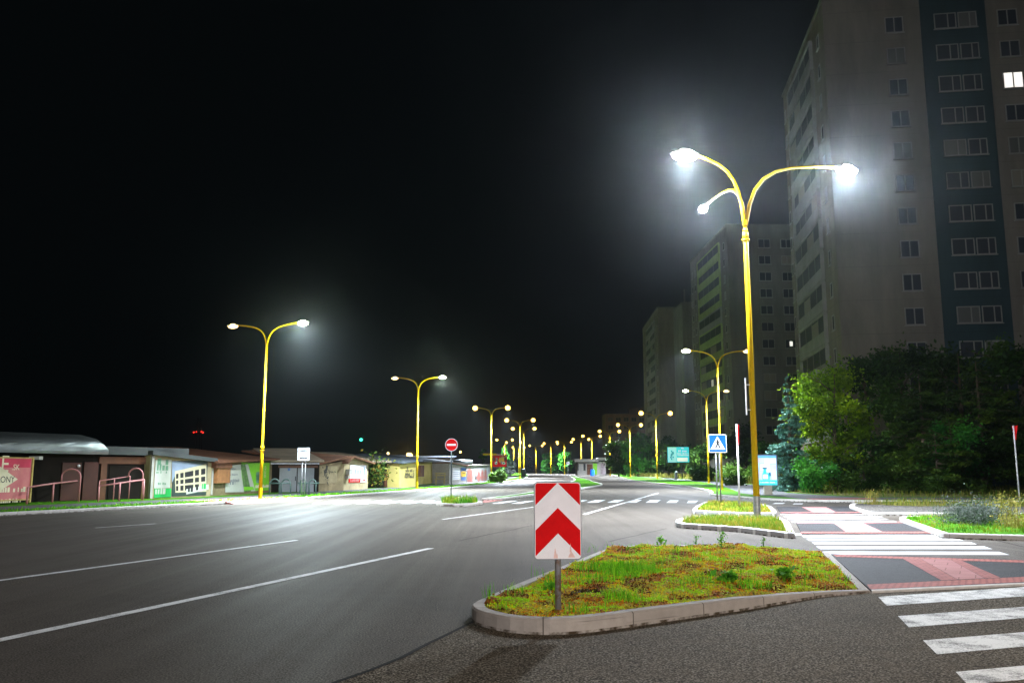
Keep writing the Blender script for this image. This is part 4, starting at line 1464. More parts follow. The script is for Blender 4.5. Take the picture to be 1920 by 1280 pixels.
# 1 brown garage block with the rounded metal roof edge
h1 = Hut('garage_block', 'long dark brown garage block with a rounded sheet metal roof edge, leftmost of the row', 'garage', (-260, 951), (276, 934), 842, 853, 7.0, 'black_brown')
m = MB()
for i, (x0, x1, y0, y1, mi) in enumerate(((111, 152, 867, 938.5, 0), (152, 184, 866, 937.8, 0))):
    h1.quad(m, x0, y0, x1, y1, .002, .05 + .01 * i, 0)
h1.put(m, 'door', 'brown_door')
m = MB(); h1.quad(m, 184, 857, 274, 869, .002, .09); h1.put(m, 'lintel', 'brown_beam')
for q in ((184, 869, 200, 937.6), (268, 869, 275.4, 934.5)):
    m = MB(); h1.quad(m, *q, .002, .07); h1.put(m, 'door_post', 'brown_beam')
m = MB(); h1.quad(m, 201, 872, 267, 936, .002, .03); h1.put(m, 'garage_door', 'black_brown')
m = MB()
a, z = h1.az(145, 873); m.ball(h1.P.p(a, z, .12), .07); h1.put(m, 'wall_light', 'signwhite')
# rounded roof edge: a quarter barrel along the eave, then a plain fascia
e1 = h1.az(190, 850)[0]
m = MB()
prof = []
for k in range(11):
    t = k / 10 * math.pi * .62
    prof.append((.55 - .75 * (1 - math.cos(t)) - .0, math.sin(t) * .55 + .0))
prof = [(0.55, -0.12)] + [(0.62 * math.cos(t) - .05, 0.62 * math.sin(t)) for t in [i * 0.165 for i in range(10)]] + [(-1.2, 0.82)]
segs = 26
vs, fs = [], []
for i in range(segs + 1):
    a = -0.3 + (e1 + .3) * i / segs
    zb = h1.ha + (h1.hb - h1.ha) * a / h1.L
    shrink = 1.0
    for c, dz in prof:
        vs.append(h1.P.p(a - max(0, (dz - .1)) * (.9 if i == segs else 0), zb + dz + 0.1 + random.uniform(-.006, .006), c + random.uniform(-.008, .008)))
k = len(prof)
for i in range(segs):
    for j in range(k - 1):
        fs.append((i * k + j, (i + 1) * k + j, (i + 1) * k + j + 1, i * k + j + 1))
fs.append(tuple(segs * k + j for j in range(k)))
m.add(vs, fs)
h1.put(m, 'roof_edge', 'sheetmetal')
m = MB()
o, e = h1.P.p(e1 + .02, h1.hb + .0, .35), h1.P.p(h1.L + 2.0, h1.hb - .02, .35)
m.obox(o, e - o, -h1.n * 7.5, Vector((0, 0, .38)))
o = h1.P.p(-.3, h1.ha, -.3)
e = h1.P.p(e1, h1.hb, -.3)
m.obox(o, e - o, -h1.n * 6.8, Vector((0, 0, .3)))
h1.put(m, 'roof', 'roof_dark')
m = MB(); m.box(h1.P.p(h1.az(62, 852)[0], h1.ha - .25, .25), (.45, .3, .14)); h1.put(m, 'gutter_outlet', 'ban_white')

# red advertising banner on its frame
A, B = gp(-120, 951, .1), gp(47, 943, .1)
A, B = A + Vector((0.6, -0.35, 0)), B + Vector((.25, -.2, 0))
rb = thing('advertising_banner', 'red and rose banner with a cream arrow in a yellow frame at the left edge', 'banner', A)
P = Panel(A - Vector((0, 0, .1)), B - A)
L = (B - A).length
zt, zb = onplane(47, 857, A, B)[1], onplane(47, 937, A, B)[1]
m = MB(); P.rect(m, 0, zb, L, zt, -.03, .0)
m.build('banner_board', 'ban_rose', rb, A)
m = MB(); P.rect(m, 0, zt - .42, L - .06, zt - .06, .002, .006); m.build('banner_head', 'ban_red', rb, A)
m = MB()
for q in ((0, zt - .05, L, zt), (0, zb, L, zb + .05)):
    P.rect(m, q[0], q[1], q[2], q[3], .001, .04)
P.rect(m, L, zb - .1, L + .08, zt + .02, -.04, .05)
m.build('frame', 'ban_orange' if False else pm('ochre_frame', (.45, .34, .1), .25, 4), rb, A)
m = MB()
def lx(px, py): return onplane(px, py, A, B)
a, z = lx(9, 871); P.text(m, 'E', a, z, .95, .009)
a2, z2 = lx(26, 876); P.text(m, '.SK', a2 + .1, z2, .33, .009)
a, z = lx(33, 898)
P.poly(m, [(a - 3.2, z + .28), (a - 1.05, z + .28), (a - 1.05, z + .52), (a, z), (a - 1.05, z - .5), (a - 1.05, z - .26), (a - 3.2, z - .26)], .009)
a, z = lx(4, 918); P.scribble(m, a - 1.5, a + 1.35, z - .1, .2, .009, 0, 3); P.scribble(m, a - 1.5, a + 1.1, z - .52, .16, .009, 0, 4)
m.build('lettering', 'ban_cream', rb, A)
a, z = lx(9, 899)
m = MB(); P.text(m, 'LONY', a + .05, z, .36, .012); m.build('arrow_lettering', 'black', rb, A)
m = MB()
for a in (.1, L * .5, L - .02):
    P.rect(m, a, .1, a + .1, zb, -.1, -.03)
m.build('leg', 'brown_wall', rb, A)

# pink red hand rails with a hooped end
def handrail(pts, label, mat, r=.035, name='handrail', posts=(), hoops=(), group=None):
    P0 = [gp(x, yb, .1) for x, yb, yt in pts]
    H = [at(x, yt, p.y).z for (x, yb, yt), p in zip(pts, P0)]
    root = thing(name, label, 'railing', P0[0], 0, group)
    m = MB(); m.tube([Vector((p.x, p.y, h)) for p, h in zip(P0, H)], r, 8); m.build('rail', mat, root, P0[0], True)
    for i in posts:
        p, h = P0[i], H[i]
        m = MB(); m.tube([(p.x, p.y, .05), (p.x, p.y, h)], r * 1.1, 8); m.build('post', mat, root, P0[0], True)
    for (xa, ya, xb, yb, ytop, xl, ybl) in hoops:
        D = (gp(xb, ybl, .1)).y
        a, b, t = at(xa, ya, D), at(xb, yb, D), at((xa + xb) / 2, ytop, D)
        c, w = (a.x + b.x) / 2, (b.x - a.x) / 2
        ps = [a] + [Vector((c - w * math.cos(k * math.pi / 10), D, max(a.z, b.z) - .0 + (t.z - max(a.z, b.z)) * math.sin(k * math.pi / 10))) for k in range(0, 11)] + [Vector((b.x, D, .1))]
        m = MB(); m.tube(ps, r, 8); m.build('hoop', mat, root, P0[0], True)
    return root
handrail([(50, 944.5, 913), (98, 941.5, 906), (146, 938, 900.5)], 'pink hand rail with hooped end beside the red banner', 'pinkrail', posts=(0, 1, 2), hoops=((115, 902, 151, 893, 879, 150, 940.2),), group='pink ramp hand rails')
handrail([(184, 940, 911), (223, 939.2, 905), (268, 937.6, 898.5)], 'pink double hand rail with hooped end in front of the black garage door', 'pinkrail', posts=(0, 1, 2), hoops=((241, 893, 268, 890, 877.5, 267, 937.2),), group='pink ramp hand rails')
handrail([(184, 939, 901), (212, 938, 897), (241, 937, 892)], 'thin upper pink rail behind the double hand rail', 'pinkrail', .022, posts=(0, 1, 2), group='pink ramp hand rails')

# 2 hut covered with banners
h2 = Hut('hut', 'hut fronted by a green and white text banner and a picture of a cream villa', 'hut', (277, 934.5), (394, 930), 852, 866, 6.0, 'plaster2')
h2.roof('roof_dark', .3, .2)
m = MB(); h2.quad(m, 277.5, 855, 287, 934, .002, .12); h2.put(m, 'wall_post', 'white_wall')
m = MB()
h2.quad(m, 288, 862, 321, 915, .01, .03, 0); h2.quad(m, 288, 915, 320.6, 932.6, .01, .032, 1)
for i, (x0, x1, y, hh) in enumerate(((294, 316, 871, .36), (293, 316, 881.5, .34), (292, 314, 887, .12), (299, 305, 900, .5), (295, 311, 908.5, .12))):
    a, z = h2.az(x0, y); a2, _ = h2.az(x1, y); h2.P.scribble(m, a, a2, z, hh, .033, 2, 20 + i)
a, z = h2.az(290, 926); a2, _ = h2.az(316, 926); h2.P.scribble(m, a, a2, z, .34, .035, 0, 31)
h2.put(m, 'text_banner', ['ban_white', 'ban_green', 'ban_text'])
m = MB()
h2.quad(m, 321.2, 864, 389, 930, .01, .03, 0)
def hp(pts, c, mi): h2.P.poly(m, [h2.az(*p) for p in pts], c, mi)
hp([(321.5, 864), (330, 864), (388, 872), (386, 873), (327, 892), (321.5, 905)], .033, 1)
hp([(327, 883), (386, 869.5), (386, 921), (328, 923)], .036, 2)
for c_, (x0, x1) in enumerate(((329, 333.4), (337, 343), (345.6, 361.5), (364.5, 372), (376, 384))):
    for r_, (q0, q1) in enumerate(((.14, .36), (.44, .62), (.70, .92))):
        if c_ == 4 and r_ == 2: continue
        yt = lambda x, q: (883 + (869.5 - 883) * (x - 327) / 59) * (1 - q) + (923 - (x - 327) * .03) * q
        hp([(x0, yt(x0, q0)), (x1, yt(x1, q0)), (x1, yt(x1, q1)), (x0, yt(x0, q1))], .039, 3)
hp([(348, 916.5), (390, 907.5), (390, 917), (348, 926.5)], .042, 4)
for x0, x1, sd, mi in ((351, 362, 41, 5), (366, 374, 42, 5), (377, 387, 43, 6)):
    a, z = h2.az(x0, 922.5 - (x0 - 348) * .22); a2, _ = h2.az(x1, 915); h2.P.scribble(m, a, a2, z, .3, .045, mi, sd)
h2.put(m, 'picture_banner', ['ban_dark', 'ban_sky', 'ban_house', 'black', 'ban_white', 'black', 'ban_green'])

# 3 plastered hut with the lime poster
h3 = Hut('hut', 'low hut with rusty roof, torn white sheet and bright lime green poster', 'hut', (394, 930), (508, 922.5), 868, 862, 6.0, 'plaster')
h3.roof('roof_red', .45, .1, .75)
m = MB(); h3.quad(m, 400, 870, 426, 905.5, .01, .22, 0); h3.put(m, 'wooden_box', 'wood')
m = MB(); h3.quad(m, 396, 866, 426.5, 877, .01, .3, 0); h3.put(m, 'canopy', 'roof_red')
m = MB(); h3.quad(m, 394.6, 874, 399, 927, .002, .06, 0); h3.put(m, 'corner_post', 'white_wall')
m = MB()
h3.P.slab(m, [h3.az(*p) for p in ((421, 922.5), (422, 890), (428, 872.5), (450, 870.5), (452, 893), (456.5, 922))], .03, .045, 0)
for i, (y, x1) in enumerate(((903.5, 447), (908.5, 440), (891, 444), (880, 440))):
    a, z = h3.az(427, y); a2, _ = h3.az(x1, y); h3.P.scribble(m, a, a2, z, .17 if i < 2 else .1, .048, 1, 50 + i)
h3.put(m, 'white_sheet', ['ban_white', 'greypaint'])
m = MB()
h3.quad(m, 450, 867.5, 505, 921.5, .012, .022, 0)
def h3p(pts, c, mi): h3.P.poly(m, [h3.az(*p) for p in pts], c, mi)
h3p([(451, 870), (460, 869.5), (474, 920), (456, 921)], .025, 1)
h3p([(459, 870), (464, 869), (478, 920), (470, 920.5)], .027, 2)
h3p([(456, 912), (474, 912), (476, 918), (457, 919)], .029, 0)
for i, y in enumerate((894, 899.5, 905)):
    a, z = h3.az(479.5, y); a2, _ = h3.az(487, y); h3.P.rect(m, a, z, a2, z + .3, .023, .027, 3)
a, z = h3.az(496, 884); vs, fs = text_geo('eco', .5)
m.add([h3.P.p(a - v[1], z + v[0], .026) for v in vs], fs, 4)
a, z = h3.az(478, 914.5); a2, _ = h3.az(503, 914); h3.P.scribble(m, a, a2, z, .2, .026, 4, 61)
h3.put(m, 'lime_poster', ['ban_lime', 'ban_leaf', 'ban_white', 'ban_text', 'ban_cream'])

# 4 grey garage doors under a tan roof
h4 = Hut('garage', 'garage with pale grey double doors under a tan and rust roof', 'garage', (508, 922.5), (597, 921.5), 866, 866, 6.0, 'black_brown')
h4.roof('roof_tan', .5, .12, .9)
for x0, x1 in ((522.5, 556.4), (556.8, 589)):
    m = MB(); h4.quad(m, x0, 877, x1, 922, .01, .06)
    for k in range(1, 5):
        a, _ = h4.az(x0 + (x1 - x0) * k / 5, 900)
        h4.P.rect(m, a - .01, h4.az(x0, 921)[1], a + .01, h4.az(x0, 878)[1], .06, .068)
    d = h4.put(m, 'garage_door', 'grey_door')
    if x0 < 530:
        m = MB(); h4.quad(m, 539, 877.5, 543.5, 882, .07, .08); m2 = h4.put(m, 'number_plate', 'ban_blue', d)
        m = MB(); a, z = h4.az(553.5, 897); m.tube([h4.P.p(a, z - .12, .1), h4.P.p(a, z + .15, .1)], .03, 6); h4.put(m, 'handle', 'black', d)
m = MB(); h4.quad(m, 506, 867.5, 597, 870, .05, .3); h4.put(m, 'gutter', 'galv')
m = MB(); h4.quad(m, 522, 872, 596, 876.5, .002, .07); h4.put(m, 'lintel', 'brown_beam')

# 5 gabled plaster hut with graffiti and poster
g5 = gp(644, 919, .1)
h5 = Hut('hut', 'weathered gabled plaster hut with black graffiti on its side and a white red poster', 'hut', (597, 921), (644, 919), 872, 864, .4, 'plaster')
h5b = Hut.__new__(Hut)
A, B = g5, gp(689.5, 916, .1)
h5b.A, h5b.B, h5b.z = A, B, .1
h5b.u = (B - A).normalized(); h5b.L = (B - A).length; h5b.n = Vector((h5b.u.y, -h5b.u.x, 0)); h5b.root = h5.root
h5b.P = Panel(A - Vector((0, 0, .1)), h5b.u)
h5b.ha, h5b.hb = onplane(645, 866, A, B)[1], onplane(689, 867, A, B)[1]
ap = onplane(655, 857, A, B)
m = MB()
vs = [h5b.P.p(a, z, 0) for a, z in ((0, 0), (h5b.L, 0), (h5b.L, h5b.hb), (ap[0], ap[1]), (0, h5b.ha))]
back = -h5b.n * 5.0
vs2 = [v + back for v in vs]
m.add(vs + vs2, [(0, 1, 2, 3, 4), (9, 8, 7, 6, 5), (0, 5, 6, 1), (1, 6, 7, 2), (4, 9, 5, 0)])
m.build('gable_wall', 'plaster2', h5.root, h5.A)
m = MB()
def roofslab(m, p0, p1, depth, t, dirv, over=.4):
    p0 = p0 - dirv * (-over); p1 = p1 - dirv * (-over)
    vs = [p0, p1, p1 + back * 1.1 - dirv * over, p0 + back * 1.1 - dirv * over]
    vs += [v + Vector((0, 0, t)) for v in vs]
    m.add(vs, [(3, 2, 1, 0), (4, 5, 6, 7), (0, 1, 5, 4), (1, 2, 6, 5), (2, 3, 7, 6), (3, 0, 4, 7)])
roofslab(m, h5b.P.p(ap[0], ap[1]), h5b.P.p(h5b.L + .3, h5b.hb - .1), 5, .1, h5b.n)
roofslab(m, h5b.P.p(ap[0], ap[1]), h5b.P.p(-.3, h5b.ha - .1), 5, .1, h5b.n)
m.build('roof', 'roof_red', h5.root, h5.A)
m = MB()
o = h5.P.p(-.6, h5.ha, .3); e = h5.P.p(h5.L + .3, h5.hb + .25, .3)
vs = [o, e, e - h5.n * 6 + Vector((0, 0, .5)), o - h5.n * 6 + Vector((0, 0, .9))]
vs += [v + Vector((0, 0, .1)) for v in vs]
m.add(vs, [(3, 2, 1, 0), (4, 5, 6, 7), (0, 1, 5, 4), (1, 2, 6, 5), (2, 3, 7, 6), (3, 0, 4, 7)])
m.build('side_roof', 'roof_red', h5.root, h5.A)
m = MB()
h5.quad(m, 598, 873, 632, 906, .01, .02, 0)
rg = random.Random(9)
for k in range(26):
    x, y = rg.gauss(610, 4.2), rg.uniform(877, 903)
    a, z = h5.az(x, y)
    dx, dz = rg.uniform(-.2, .2), rg.uniform(-.32, .32)
    w = .08
    h5.P.poly(m, [(a, z), (a + w, z + .01), (a + w + dx, z + dz), (a + dx, z + dz + .02)], .022 + k * .0004, 1)
for x in (618, 621, 626):
    a, z = h5.az(x, 884); h5.P.poly(m, [(a, z), (a + .2, z - .06), (a + .2, z - .02), (a, z + .05)], .035, 1)
h5.put(m, 'graffiti_panel', ['plaster2', 'black'])
m = MB(); h5b.quad(m, 647.5, 879, 653.5, 889, .02, .3); h5b.quad(m, 647, 892, 651, 897, .02, .25); m.build('meter_box', 'white_wall', h5.root, h5.A)
m = MB()
h5b.quad(m, 655, 872, 685.5, 896.5, .02, .05, 0)
h5b.quad(m, 653, 896.6, 675, 903.8, .02, .055, 1); h5b.quad(m, 675, 896.6, 685.5, 903.6, .02, .055, 0)
h5b.quad(m, 664, 879, 667, 888, .051, .056, 2); h5b.quad(m, 668, 880, 672, 888.5, .051, .056, 3); h5b.quad(m, 672.5, 880, 676, 888, .051, .056, 3)
h5b.quad(m, 680, 877, 683, 890, .051, .056, 4); h5b.quad(m, 679, 898, 684.5, 901, .056, .06, 1)
for y, x0, x1, c in ((900.5, 655, 673, 5), (903, 655, 671, 5)):
    a, z = h5b.az(x0, y); a2, _ = h5b.az(x1, y); h5b.P.scribble(m, a, a2, z, .13, .06, c, int(y))
a, z = h5b.az(657, 895.5); a2, _ = h5b.az(683, 895); h5b.P.scribble(m, a, a2, z, .06, .056, 1, 77)
m.build('poster', ['signwhite', 'signred', 'greypaint', 'ban_sky', 'ban_blue', 'ban_rose'], h5.root, h5.A)

# 6 brown garage with the blue arches in front
h6 = Hut('garage', 'dark brown garage with a whitish roof behind blue hoop rails', 'garage', (690, 914.5), (749, 912.5), 867, 867, 6.0, 'black_brown')
h6.roof('roof_tan', .5, .12, .8)
m = MB(); h6.quad(m, 720, 883, 748, 912.5, .01, .05); h6.put(m, 'garage_door', 'brown_door')
M['shrub_mix'] = leaf_mat('hedge_leaf', (.02, .05, .008), (.06, .12, .015), (.25, .16, .03), .2)
bp = gp(698, 914.5, .1)
r = thing('shrub', 'small reddish green shrub between the plaster hut and the blue rails', 'shrub', bp)
pts = RNG.normal(size=(900, 3)) * np.array([.6, .4, .55]) + np.array([0, 0.3, 1.3]); pts[:, 2] = np.abs(pts[:, 2])
V, Fq, t = leaves(pts, .12); np_mesh('crown', V, Fq, 'shrub_mix', t, r)
m = MB(); m.tube([(0, .3, 0), (0.1, .3, 1.4)], .05, 6); m.build('stem', 'brown_wall', r)

def hoop(x0, x1, yb, ytop, mat, label, r=.06, name='hoop_rail', bar=None, group=None):
    b0 = gp(x0, yb, .1); D = b0.y
    b1 = at(x1, yb, D)
    t = at((x0 + x1) / 2, ytop, D).z
    root = thing(name, label, 'railing', b0, 0, group)
    w = (b1.x - b0.x) / 2; c = b0.x + w
    rise = min(w * 1.2, (t - .1) * .6)
    ps = [Vector((b0.x, D, .05))] + [Vector((c - w * math.cos(k * math.pi / 12), D, t - rise + rise * math.sin(k * math.pi / 12))) for k in range(13)] + [Vector((b1.x, D, .05))]
    m = MB(); m.tube(ps, r, 8); m.build('hoop', mat, root, b0, True)
    if bar:
        zb = at(x0, bar[2], D).z
        m = MB(); m.tube([Vector((at(bar[0], yb, D).x, D, zb)), Vector((at(bar[1], yb, D).x, D, zb))], r, 8); m.build('rail', mat, root, b0, True)
    return root
hoop(707, 720, 912.5, 878, 'bluerail', 'tall blue hooped rail with side bar beside the reddish shrub', .07, bar=(690, 706, 903), group='blue hoop rails')
hoop(726, 737, 912.6, 890, 'bluerail', 'lower blue hoop rail in front of the red brown garage door', .05, group='blue hoop rails')
hoop(505, 523.5, 925.5, 897.5, 'greenrail', 'dark bicycle hoop at the left end, before the black opening', .045, 'bike_rack', (504, 545, 905.5), 'dark green bicycle racks')
hoop(527, 544.5, 925.5, 898, 'greenrail', 'dark bicycle hoop before the left grey garage door', .045, 'bike_rack', None, 'dark green bicycle racks')
hoop(562, 573, 925.5, 898.5, 'greenrail', 'dark bicycle hoop before the right grey garage door', .045, 'bike_rack', (558, 598, 905.5), 'dark green bicycle racks')
hoop(579, 592, 925.5, 898.5, 'greenrail', 'dark bicycle hoop next to the corner of the graffiti hut', .045, 'bike_rack', None, 'dark green bicycle racks')

# 7 yellow hut
h7 = Hut('hut', 'yellow walled hut with four lines of dark lettering and a blue grey roof', 'hut', (748.5, 913.5), (784, 912), 869, 864, 5.0, 'yellow_wall')
m = MB()
for i, (x0, x1, y) in enumerate(((762.5, 770, 879.5), (760, 775.5, 884.7), (758.5, 776, 891), (758, 776.5, 896))):
    a, z = h7.az(x0, y); a2, _ = h7.az(x1, y); h7.P.scribble(m, a, a2, z, .24, .01, 0, 80 + i)
h7.put(m, 'lettering', pm('faded_letters', (.06, .055, .04), .3, 5))
h7r = Hut('hut', 'pale yellow flat fronted hut with dark plinth next to the lettered hut', 'hut', (785, 908.5), (815, 906), 866, 866, 5.0, 'yellow_wall')
m = MB(); h7r.quad(m, 785, 905, 815, 908, .01, .05); h7r.put(m, 'plinth', 'concrete')
m = MB(); h7.quad(m, 783.6, 872, 789.5, 893, .01, .3); h7.put(m, 'meter_cupboard', 'brown_wall')
h7.roof('roof_blue', .35, .14, .5)
h7r.roof('roof_blue', .5, .14, .7)
h8 = Hut('garage', 'narrow dark brown garage behind the slatted bench', 'garage', (815, 906), (842, 904.5), 867, 867, 5.0, 'brown_wall')
h8.roof('roof_blue', .4, .14, .7)
m = MB(); h8.quad(m, 829.5, 875, 841.5, 904, .01, .06); h8.put(m, 'side_panel', 'plaster2')
# bench
b = gp(818, 907.5, .1); D = b.y - .3
bn = thing('bench', 'slatted yellowish wooden bench in front of the narrow brown garage', 'bench', b)
M['bench'] = pm('bench_wood', (.42, .34, .14), .25, 5)
x1 = at(833, 907, D).x - b.x; zs = at(818, 897.5, D).z - .1; zk = at(818, 889, D).z - .1
m = MB(); m.box((x1 / 2, -.3, zs), (x1 + .3, .5, .07)); m.build('seat', 'bench', bn)
m = MB(); m.box((x1 / 2, .0, zs + .35), (x1 + .3, .05, .12)); m.box((x1 / 2, .02, zs + .55), (x1 + .3, .05, .1)); m.build('backrest', 'bench', bn)
for x, y in ((0, -.5), (x1, -.5), (0, 0), (x1, 0)):
    m = MB(); m.box((x, y, zs / 2 + (.3 if y == 0 else 0)), (.09, .09, zs + (.6 if y == 0 else 0))); m.build('leg', 'bench', bn)
# 9 small white hut
h9 = Hut('hut', 'small whitish hut with a white notice and a blue yellow poster on its front', 'hut', (842, 906.5), (874, 904.3), 868, 874, 4.0, 'white_wall')
h9.roof('roof_red', .3, .12)
m = MB(); h9.quad(m, 848, 877, 861.5, 899.5, .01, .03, 0)
for i, y in enumerate((881, 885, 889, 893, 897)):
    a, z = h9.az(849, y); a2, _ = h9.az(860.5, y); h9.P.rect(m, a, z, a2, z + .04, .031, .036, 1)
h9.put(m, 'notice', ['signwhite', 'ban_sky'])
m = MB(); h9.quad(m, 864.5, 876, 873, 883, .01, .03, 0); h9.quad(m, 864.5, 883, 873, 893.5, .01, .031, 1); h9.quad(m, 864.5, 893.5, 873, 900, .01, .03, 0)
a, z = h9.az(866.4, 888.2); a2, _ = h9.az(872, 888); h9.P.scribble(m, a, a2, z, .25, .033, 2, 5)
h9.put(m, 'poster', ['ban_blue', 'ban_orange', 'black'])
# 10 mural wall
h10 = Hut('garage', 'grey garage wall with rust red arch shapes painted on it', 'garage', (874.5, 904.3), (919, 900.5), 872.5, 871.5, 6.0, 'grey_mural')
h10.roof('concrete', .2, .1)
m = MB()
for i, (x0, x1, yt, mi) in enumerate(((876, 886, 876, 0), (895, 900, 881, 0), (902, 906.5, 879, 0), (908, 912, 878, 0), (890.5, 893.5, 889, 1))):
    yb = 903.8 - (x0 - 874) * .085 - (4 if mi else .4)
    pts = [(x0, yb), (x0, yt + 6), ((x0 + x1) / 2 - .5, yt), (x1, yt + 6), (x1, yb)]
    h10.P.poly(m, [h10.az(*p) for p in pts], .01 + .002 * i, mi)
h10.P.poly(m, [h10.az(*p) for p in ((893, 893), (913.5, 891), (913.5, 895), (893, 897))], .022, 0)
h10.put(m, 'mural', [pm('rust_red_mural', (.22, .07, .06), .4, 3), 'black'])
m = MB(); h10.quad(m, 913.5, 873, 918.6, 900.8, .01, .04); h10.put(m, 'end_panel', 'grey_door')
# barrel of sheet metal on the hut roof
A, B = gp(848, 905, .1), gp(886, 902, .1)
D = A.y + 3
o, e = at(848, 857, D), at(886, 859, D + 2)
rr_ = (at(860, 857, D).z - at(860, 869, D).z)
bar = thing('roof_barrel', 'shiny white rolled sheet metal lying along the top of the small white hut', 'roof cover', (o.x, o.y, h9.hb + .12))
m = MB(); n_ = 12
vs, fs = [], []
for q in (o, e):
    for k in range(n_):
        t = math.radians(-30 + 200 * k / (n_ - 1))
        vs.append(Vector((q.x, q.y - math.cos(t) * rr_ * .7, h9.hb + .14 + rr_ * .35 + math.sin(t) * rr_ * .55)))
for k in range(n_ - 1):
    fs.append((k, n_ + k, n_ + k + 1, k + 1))
fs += [tuple(range(n_)), tuple(range(n_, 2 * n_))[::-1], (0, n_ - 1, 2 * n_ - 1, n_)]
m.add(vs, fs); m.build('sheet', 'sheetmetal', bar, (o.x, o.y, h9.hb + .12), True)
# long second row of roofs behind
A, B = gp(600, 914, .1), gp(846, 900, .1)
h11 = Hut('garage_block', 'long dark garage block standing behind the front row of huts', 'garage', (640, 911), (850, 902), 858, 856.5, 8.0, 'black_brown')
h11.roof('roof_blue', .3, .15)

# red billboard with the yellow beam
D = 118.0
x0, x1, z0, z1 = at(923, 870, D).x, at(950.5, 870, D).x, at(930, 875.5, D).z, at(930, 853.5, D).z
b = Vector(((x0 + x1) / 2, D, .1))
rbd = thing('red_billboard', 'red and yellow collage billboard under a yellow beam beyond the mural wall', 'billboard', b)
P = Panel((x0, D, 0), (1, 0.0, 0))
wd, ht = x1 - x0, z1 - z0
m = MB(); P.rect(m, 0, z0, wd, z1, -.2, 0); m.build('board', 'darkmetal', rbd, b)
m = MB(); P.rect(m, .06, z0 + .06, wd - .06, z1 - .06, .001, .01, 0)
rg = random.Random(3)
for k, (fx, fz, rx, rz, mi) in enumerate(((.12, .7, .09, .25, 1), (.3, .66, .07, .22, 2), (.52, .6, .09, .25, 3), (.7, .62, .13, .28, 3), (.26, .34, .1, .14, 4), (.26, .33, .06, .09, 5), (.78, .34, .11, .13, 4), (.78, .34, .07, .09, 5), (.62, .4, .06, .2, 2), (.88, .7, .06, .22, 6))):
    P.poly(m, [(wd * (fx + rx * math.cos(t * .7854) * rg.uniform(.8, 1.1)), z0 + ht * (fz + rz * math.sin(t * .7854) * rg.uniform(.8, 1.1))) for t in range(8)], .012 + .002 * k, mi)
P.scribble(m, wd * .5, wd * .92, z0 + ht * .8, ht * .1, .035, 2, 4)
m.build('poster', ['signred', 'brown_door', 'banner_grey' if False else 'concrete', 'ban_orange', 'signwhite', 'ban_green', 'black'], rbd, b)
m = MB(); P.rect(m, -wd * .65, z1 + .02, wd * .3, z1 + .28, -.1, .1); m.build('yellow_beam', 'yellow', rbd, b)
m = MB(); P.rect(m, wd * .3, z1 + .02, wd * 1.0, z1 + .2, -.1, .1); m.build('beam_end', 'pinkrail', rbd, b)
m = MB(); P.rect(m, wd * .6, 0, wd * .66, z0, -.25, -.2); P.rect(m, wd * .16, 0, wd * .22, z0, -.25, -.2); m.build('leg', 'darkmetal', rbd, b)

# white kiosk on the right, far along the road
D = 205.0
x0, x1, x2 = at(1079, 880, D).x, at(1136, 880, D).x, at(1120, 880, D).x
b = Vector((x0, D, .1))
ks = thing('kiosk', 'low white flat roofed kiosk with brown shutters on the right verge', 'kiosk', b)
zt = at(1100, 860, D).z; zf = at(1100, 865.5, D).z
P = Panel((x0, D, 0), (1, 0, 0))
m = MB(); P.rect(m, .5, 0.1, x1 - x0, zf, -6, 0); m.build('wall', 'white_wall', ks, b)
m = MB(); P.rect(m, -.3, zf + .01, x2 - x0 + .3, zt, -6.5, .9); P.rect(m, x2 - x0 + .4, zf + .4, x1 - x0 + .3, zt + .35, -6.5, .5); m.build('roof', 'white_wall', ks, b)
X = lambda px: at(px, 880, D).x - x0
m = MB()
for k in range(7):
    P.rect(m, X(1100.5), .3 + k * .36, X(1111), .62 + k * .36, .01, .05 + .02 * (k % 2))
m.build('shutter', 'roof_red', ks, b)
m = MB(); P.rect(m, X(1112), .4, X(1119.5), zf - .3, .01, .05); m.build('poster_panel', 'ban_lime', ks, b)
m = MB(); P.rect(m, X(1126.5), .3, X(1135), zf - .2, .01, .05); m.build('graffiti_panel', pm('graffiti_wall', (.35, .3, .32), .7, .8, c2=(.1, .03, .05)), ks, b)
for xa, xb in ((1083, 1085), (1094, 1098)):
    m = MB(); P.rect(m, X(xa), 1.3, X(xb), zf - .4, .01, .03); m.build('window', 'black', ks, b)

def bin_(px, D, mat, label, h=1.6, w=.55):
    b = at(px, 880, D); b.z = .1
    r = thing('litter_bin', label, 'litter bin', b)
    m = MB(); m.tube([(0, 0, 0), (0, 0, .08), (0, 0, h * .8), (0, 0, h)], [w * .42, w * .48, w * .5, w * .4], 12); m.build('body', mat, r)
    m = MB(); m.tube([(0, 0, h), (0, 0, h + .06)], [w * .55, w * .3], 12); m.build('lid', 'darkmetal', r)
bin_(1110.5, 196, 'signblue', 'blue bin standing on the verge in front of the white kiosk', 1.5, .9)
bin_(981.5, 152, 'darkmetal', 'dark bin at the foot of the shorter of the two close lamps', 1.5, .9)
bin_(1267.5, 128, 'greypaint', 'small grey bin left of the turquoise billboard post', 1.1, .5)

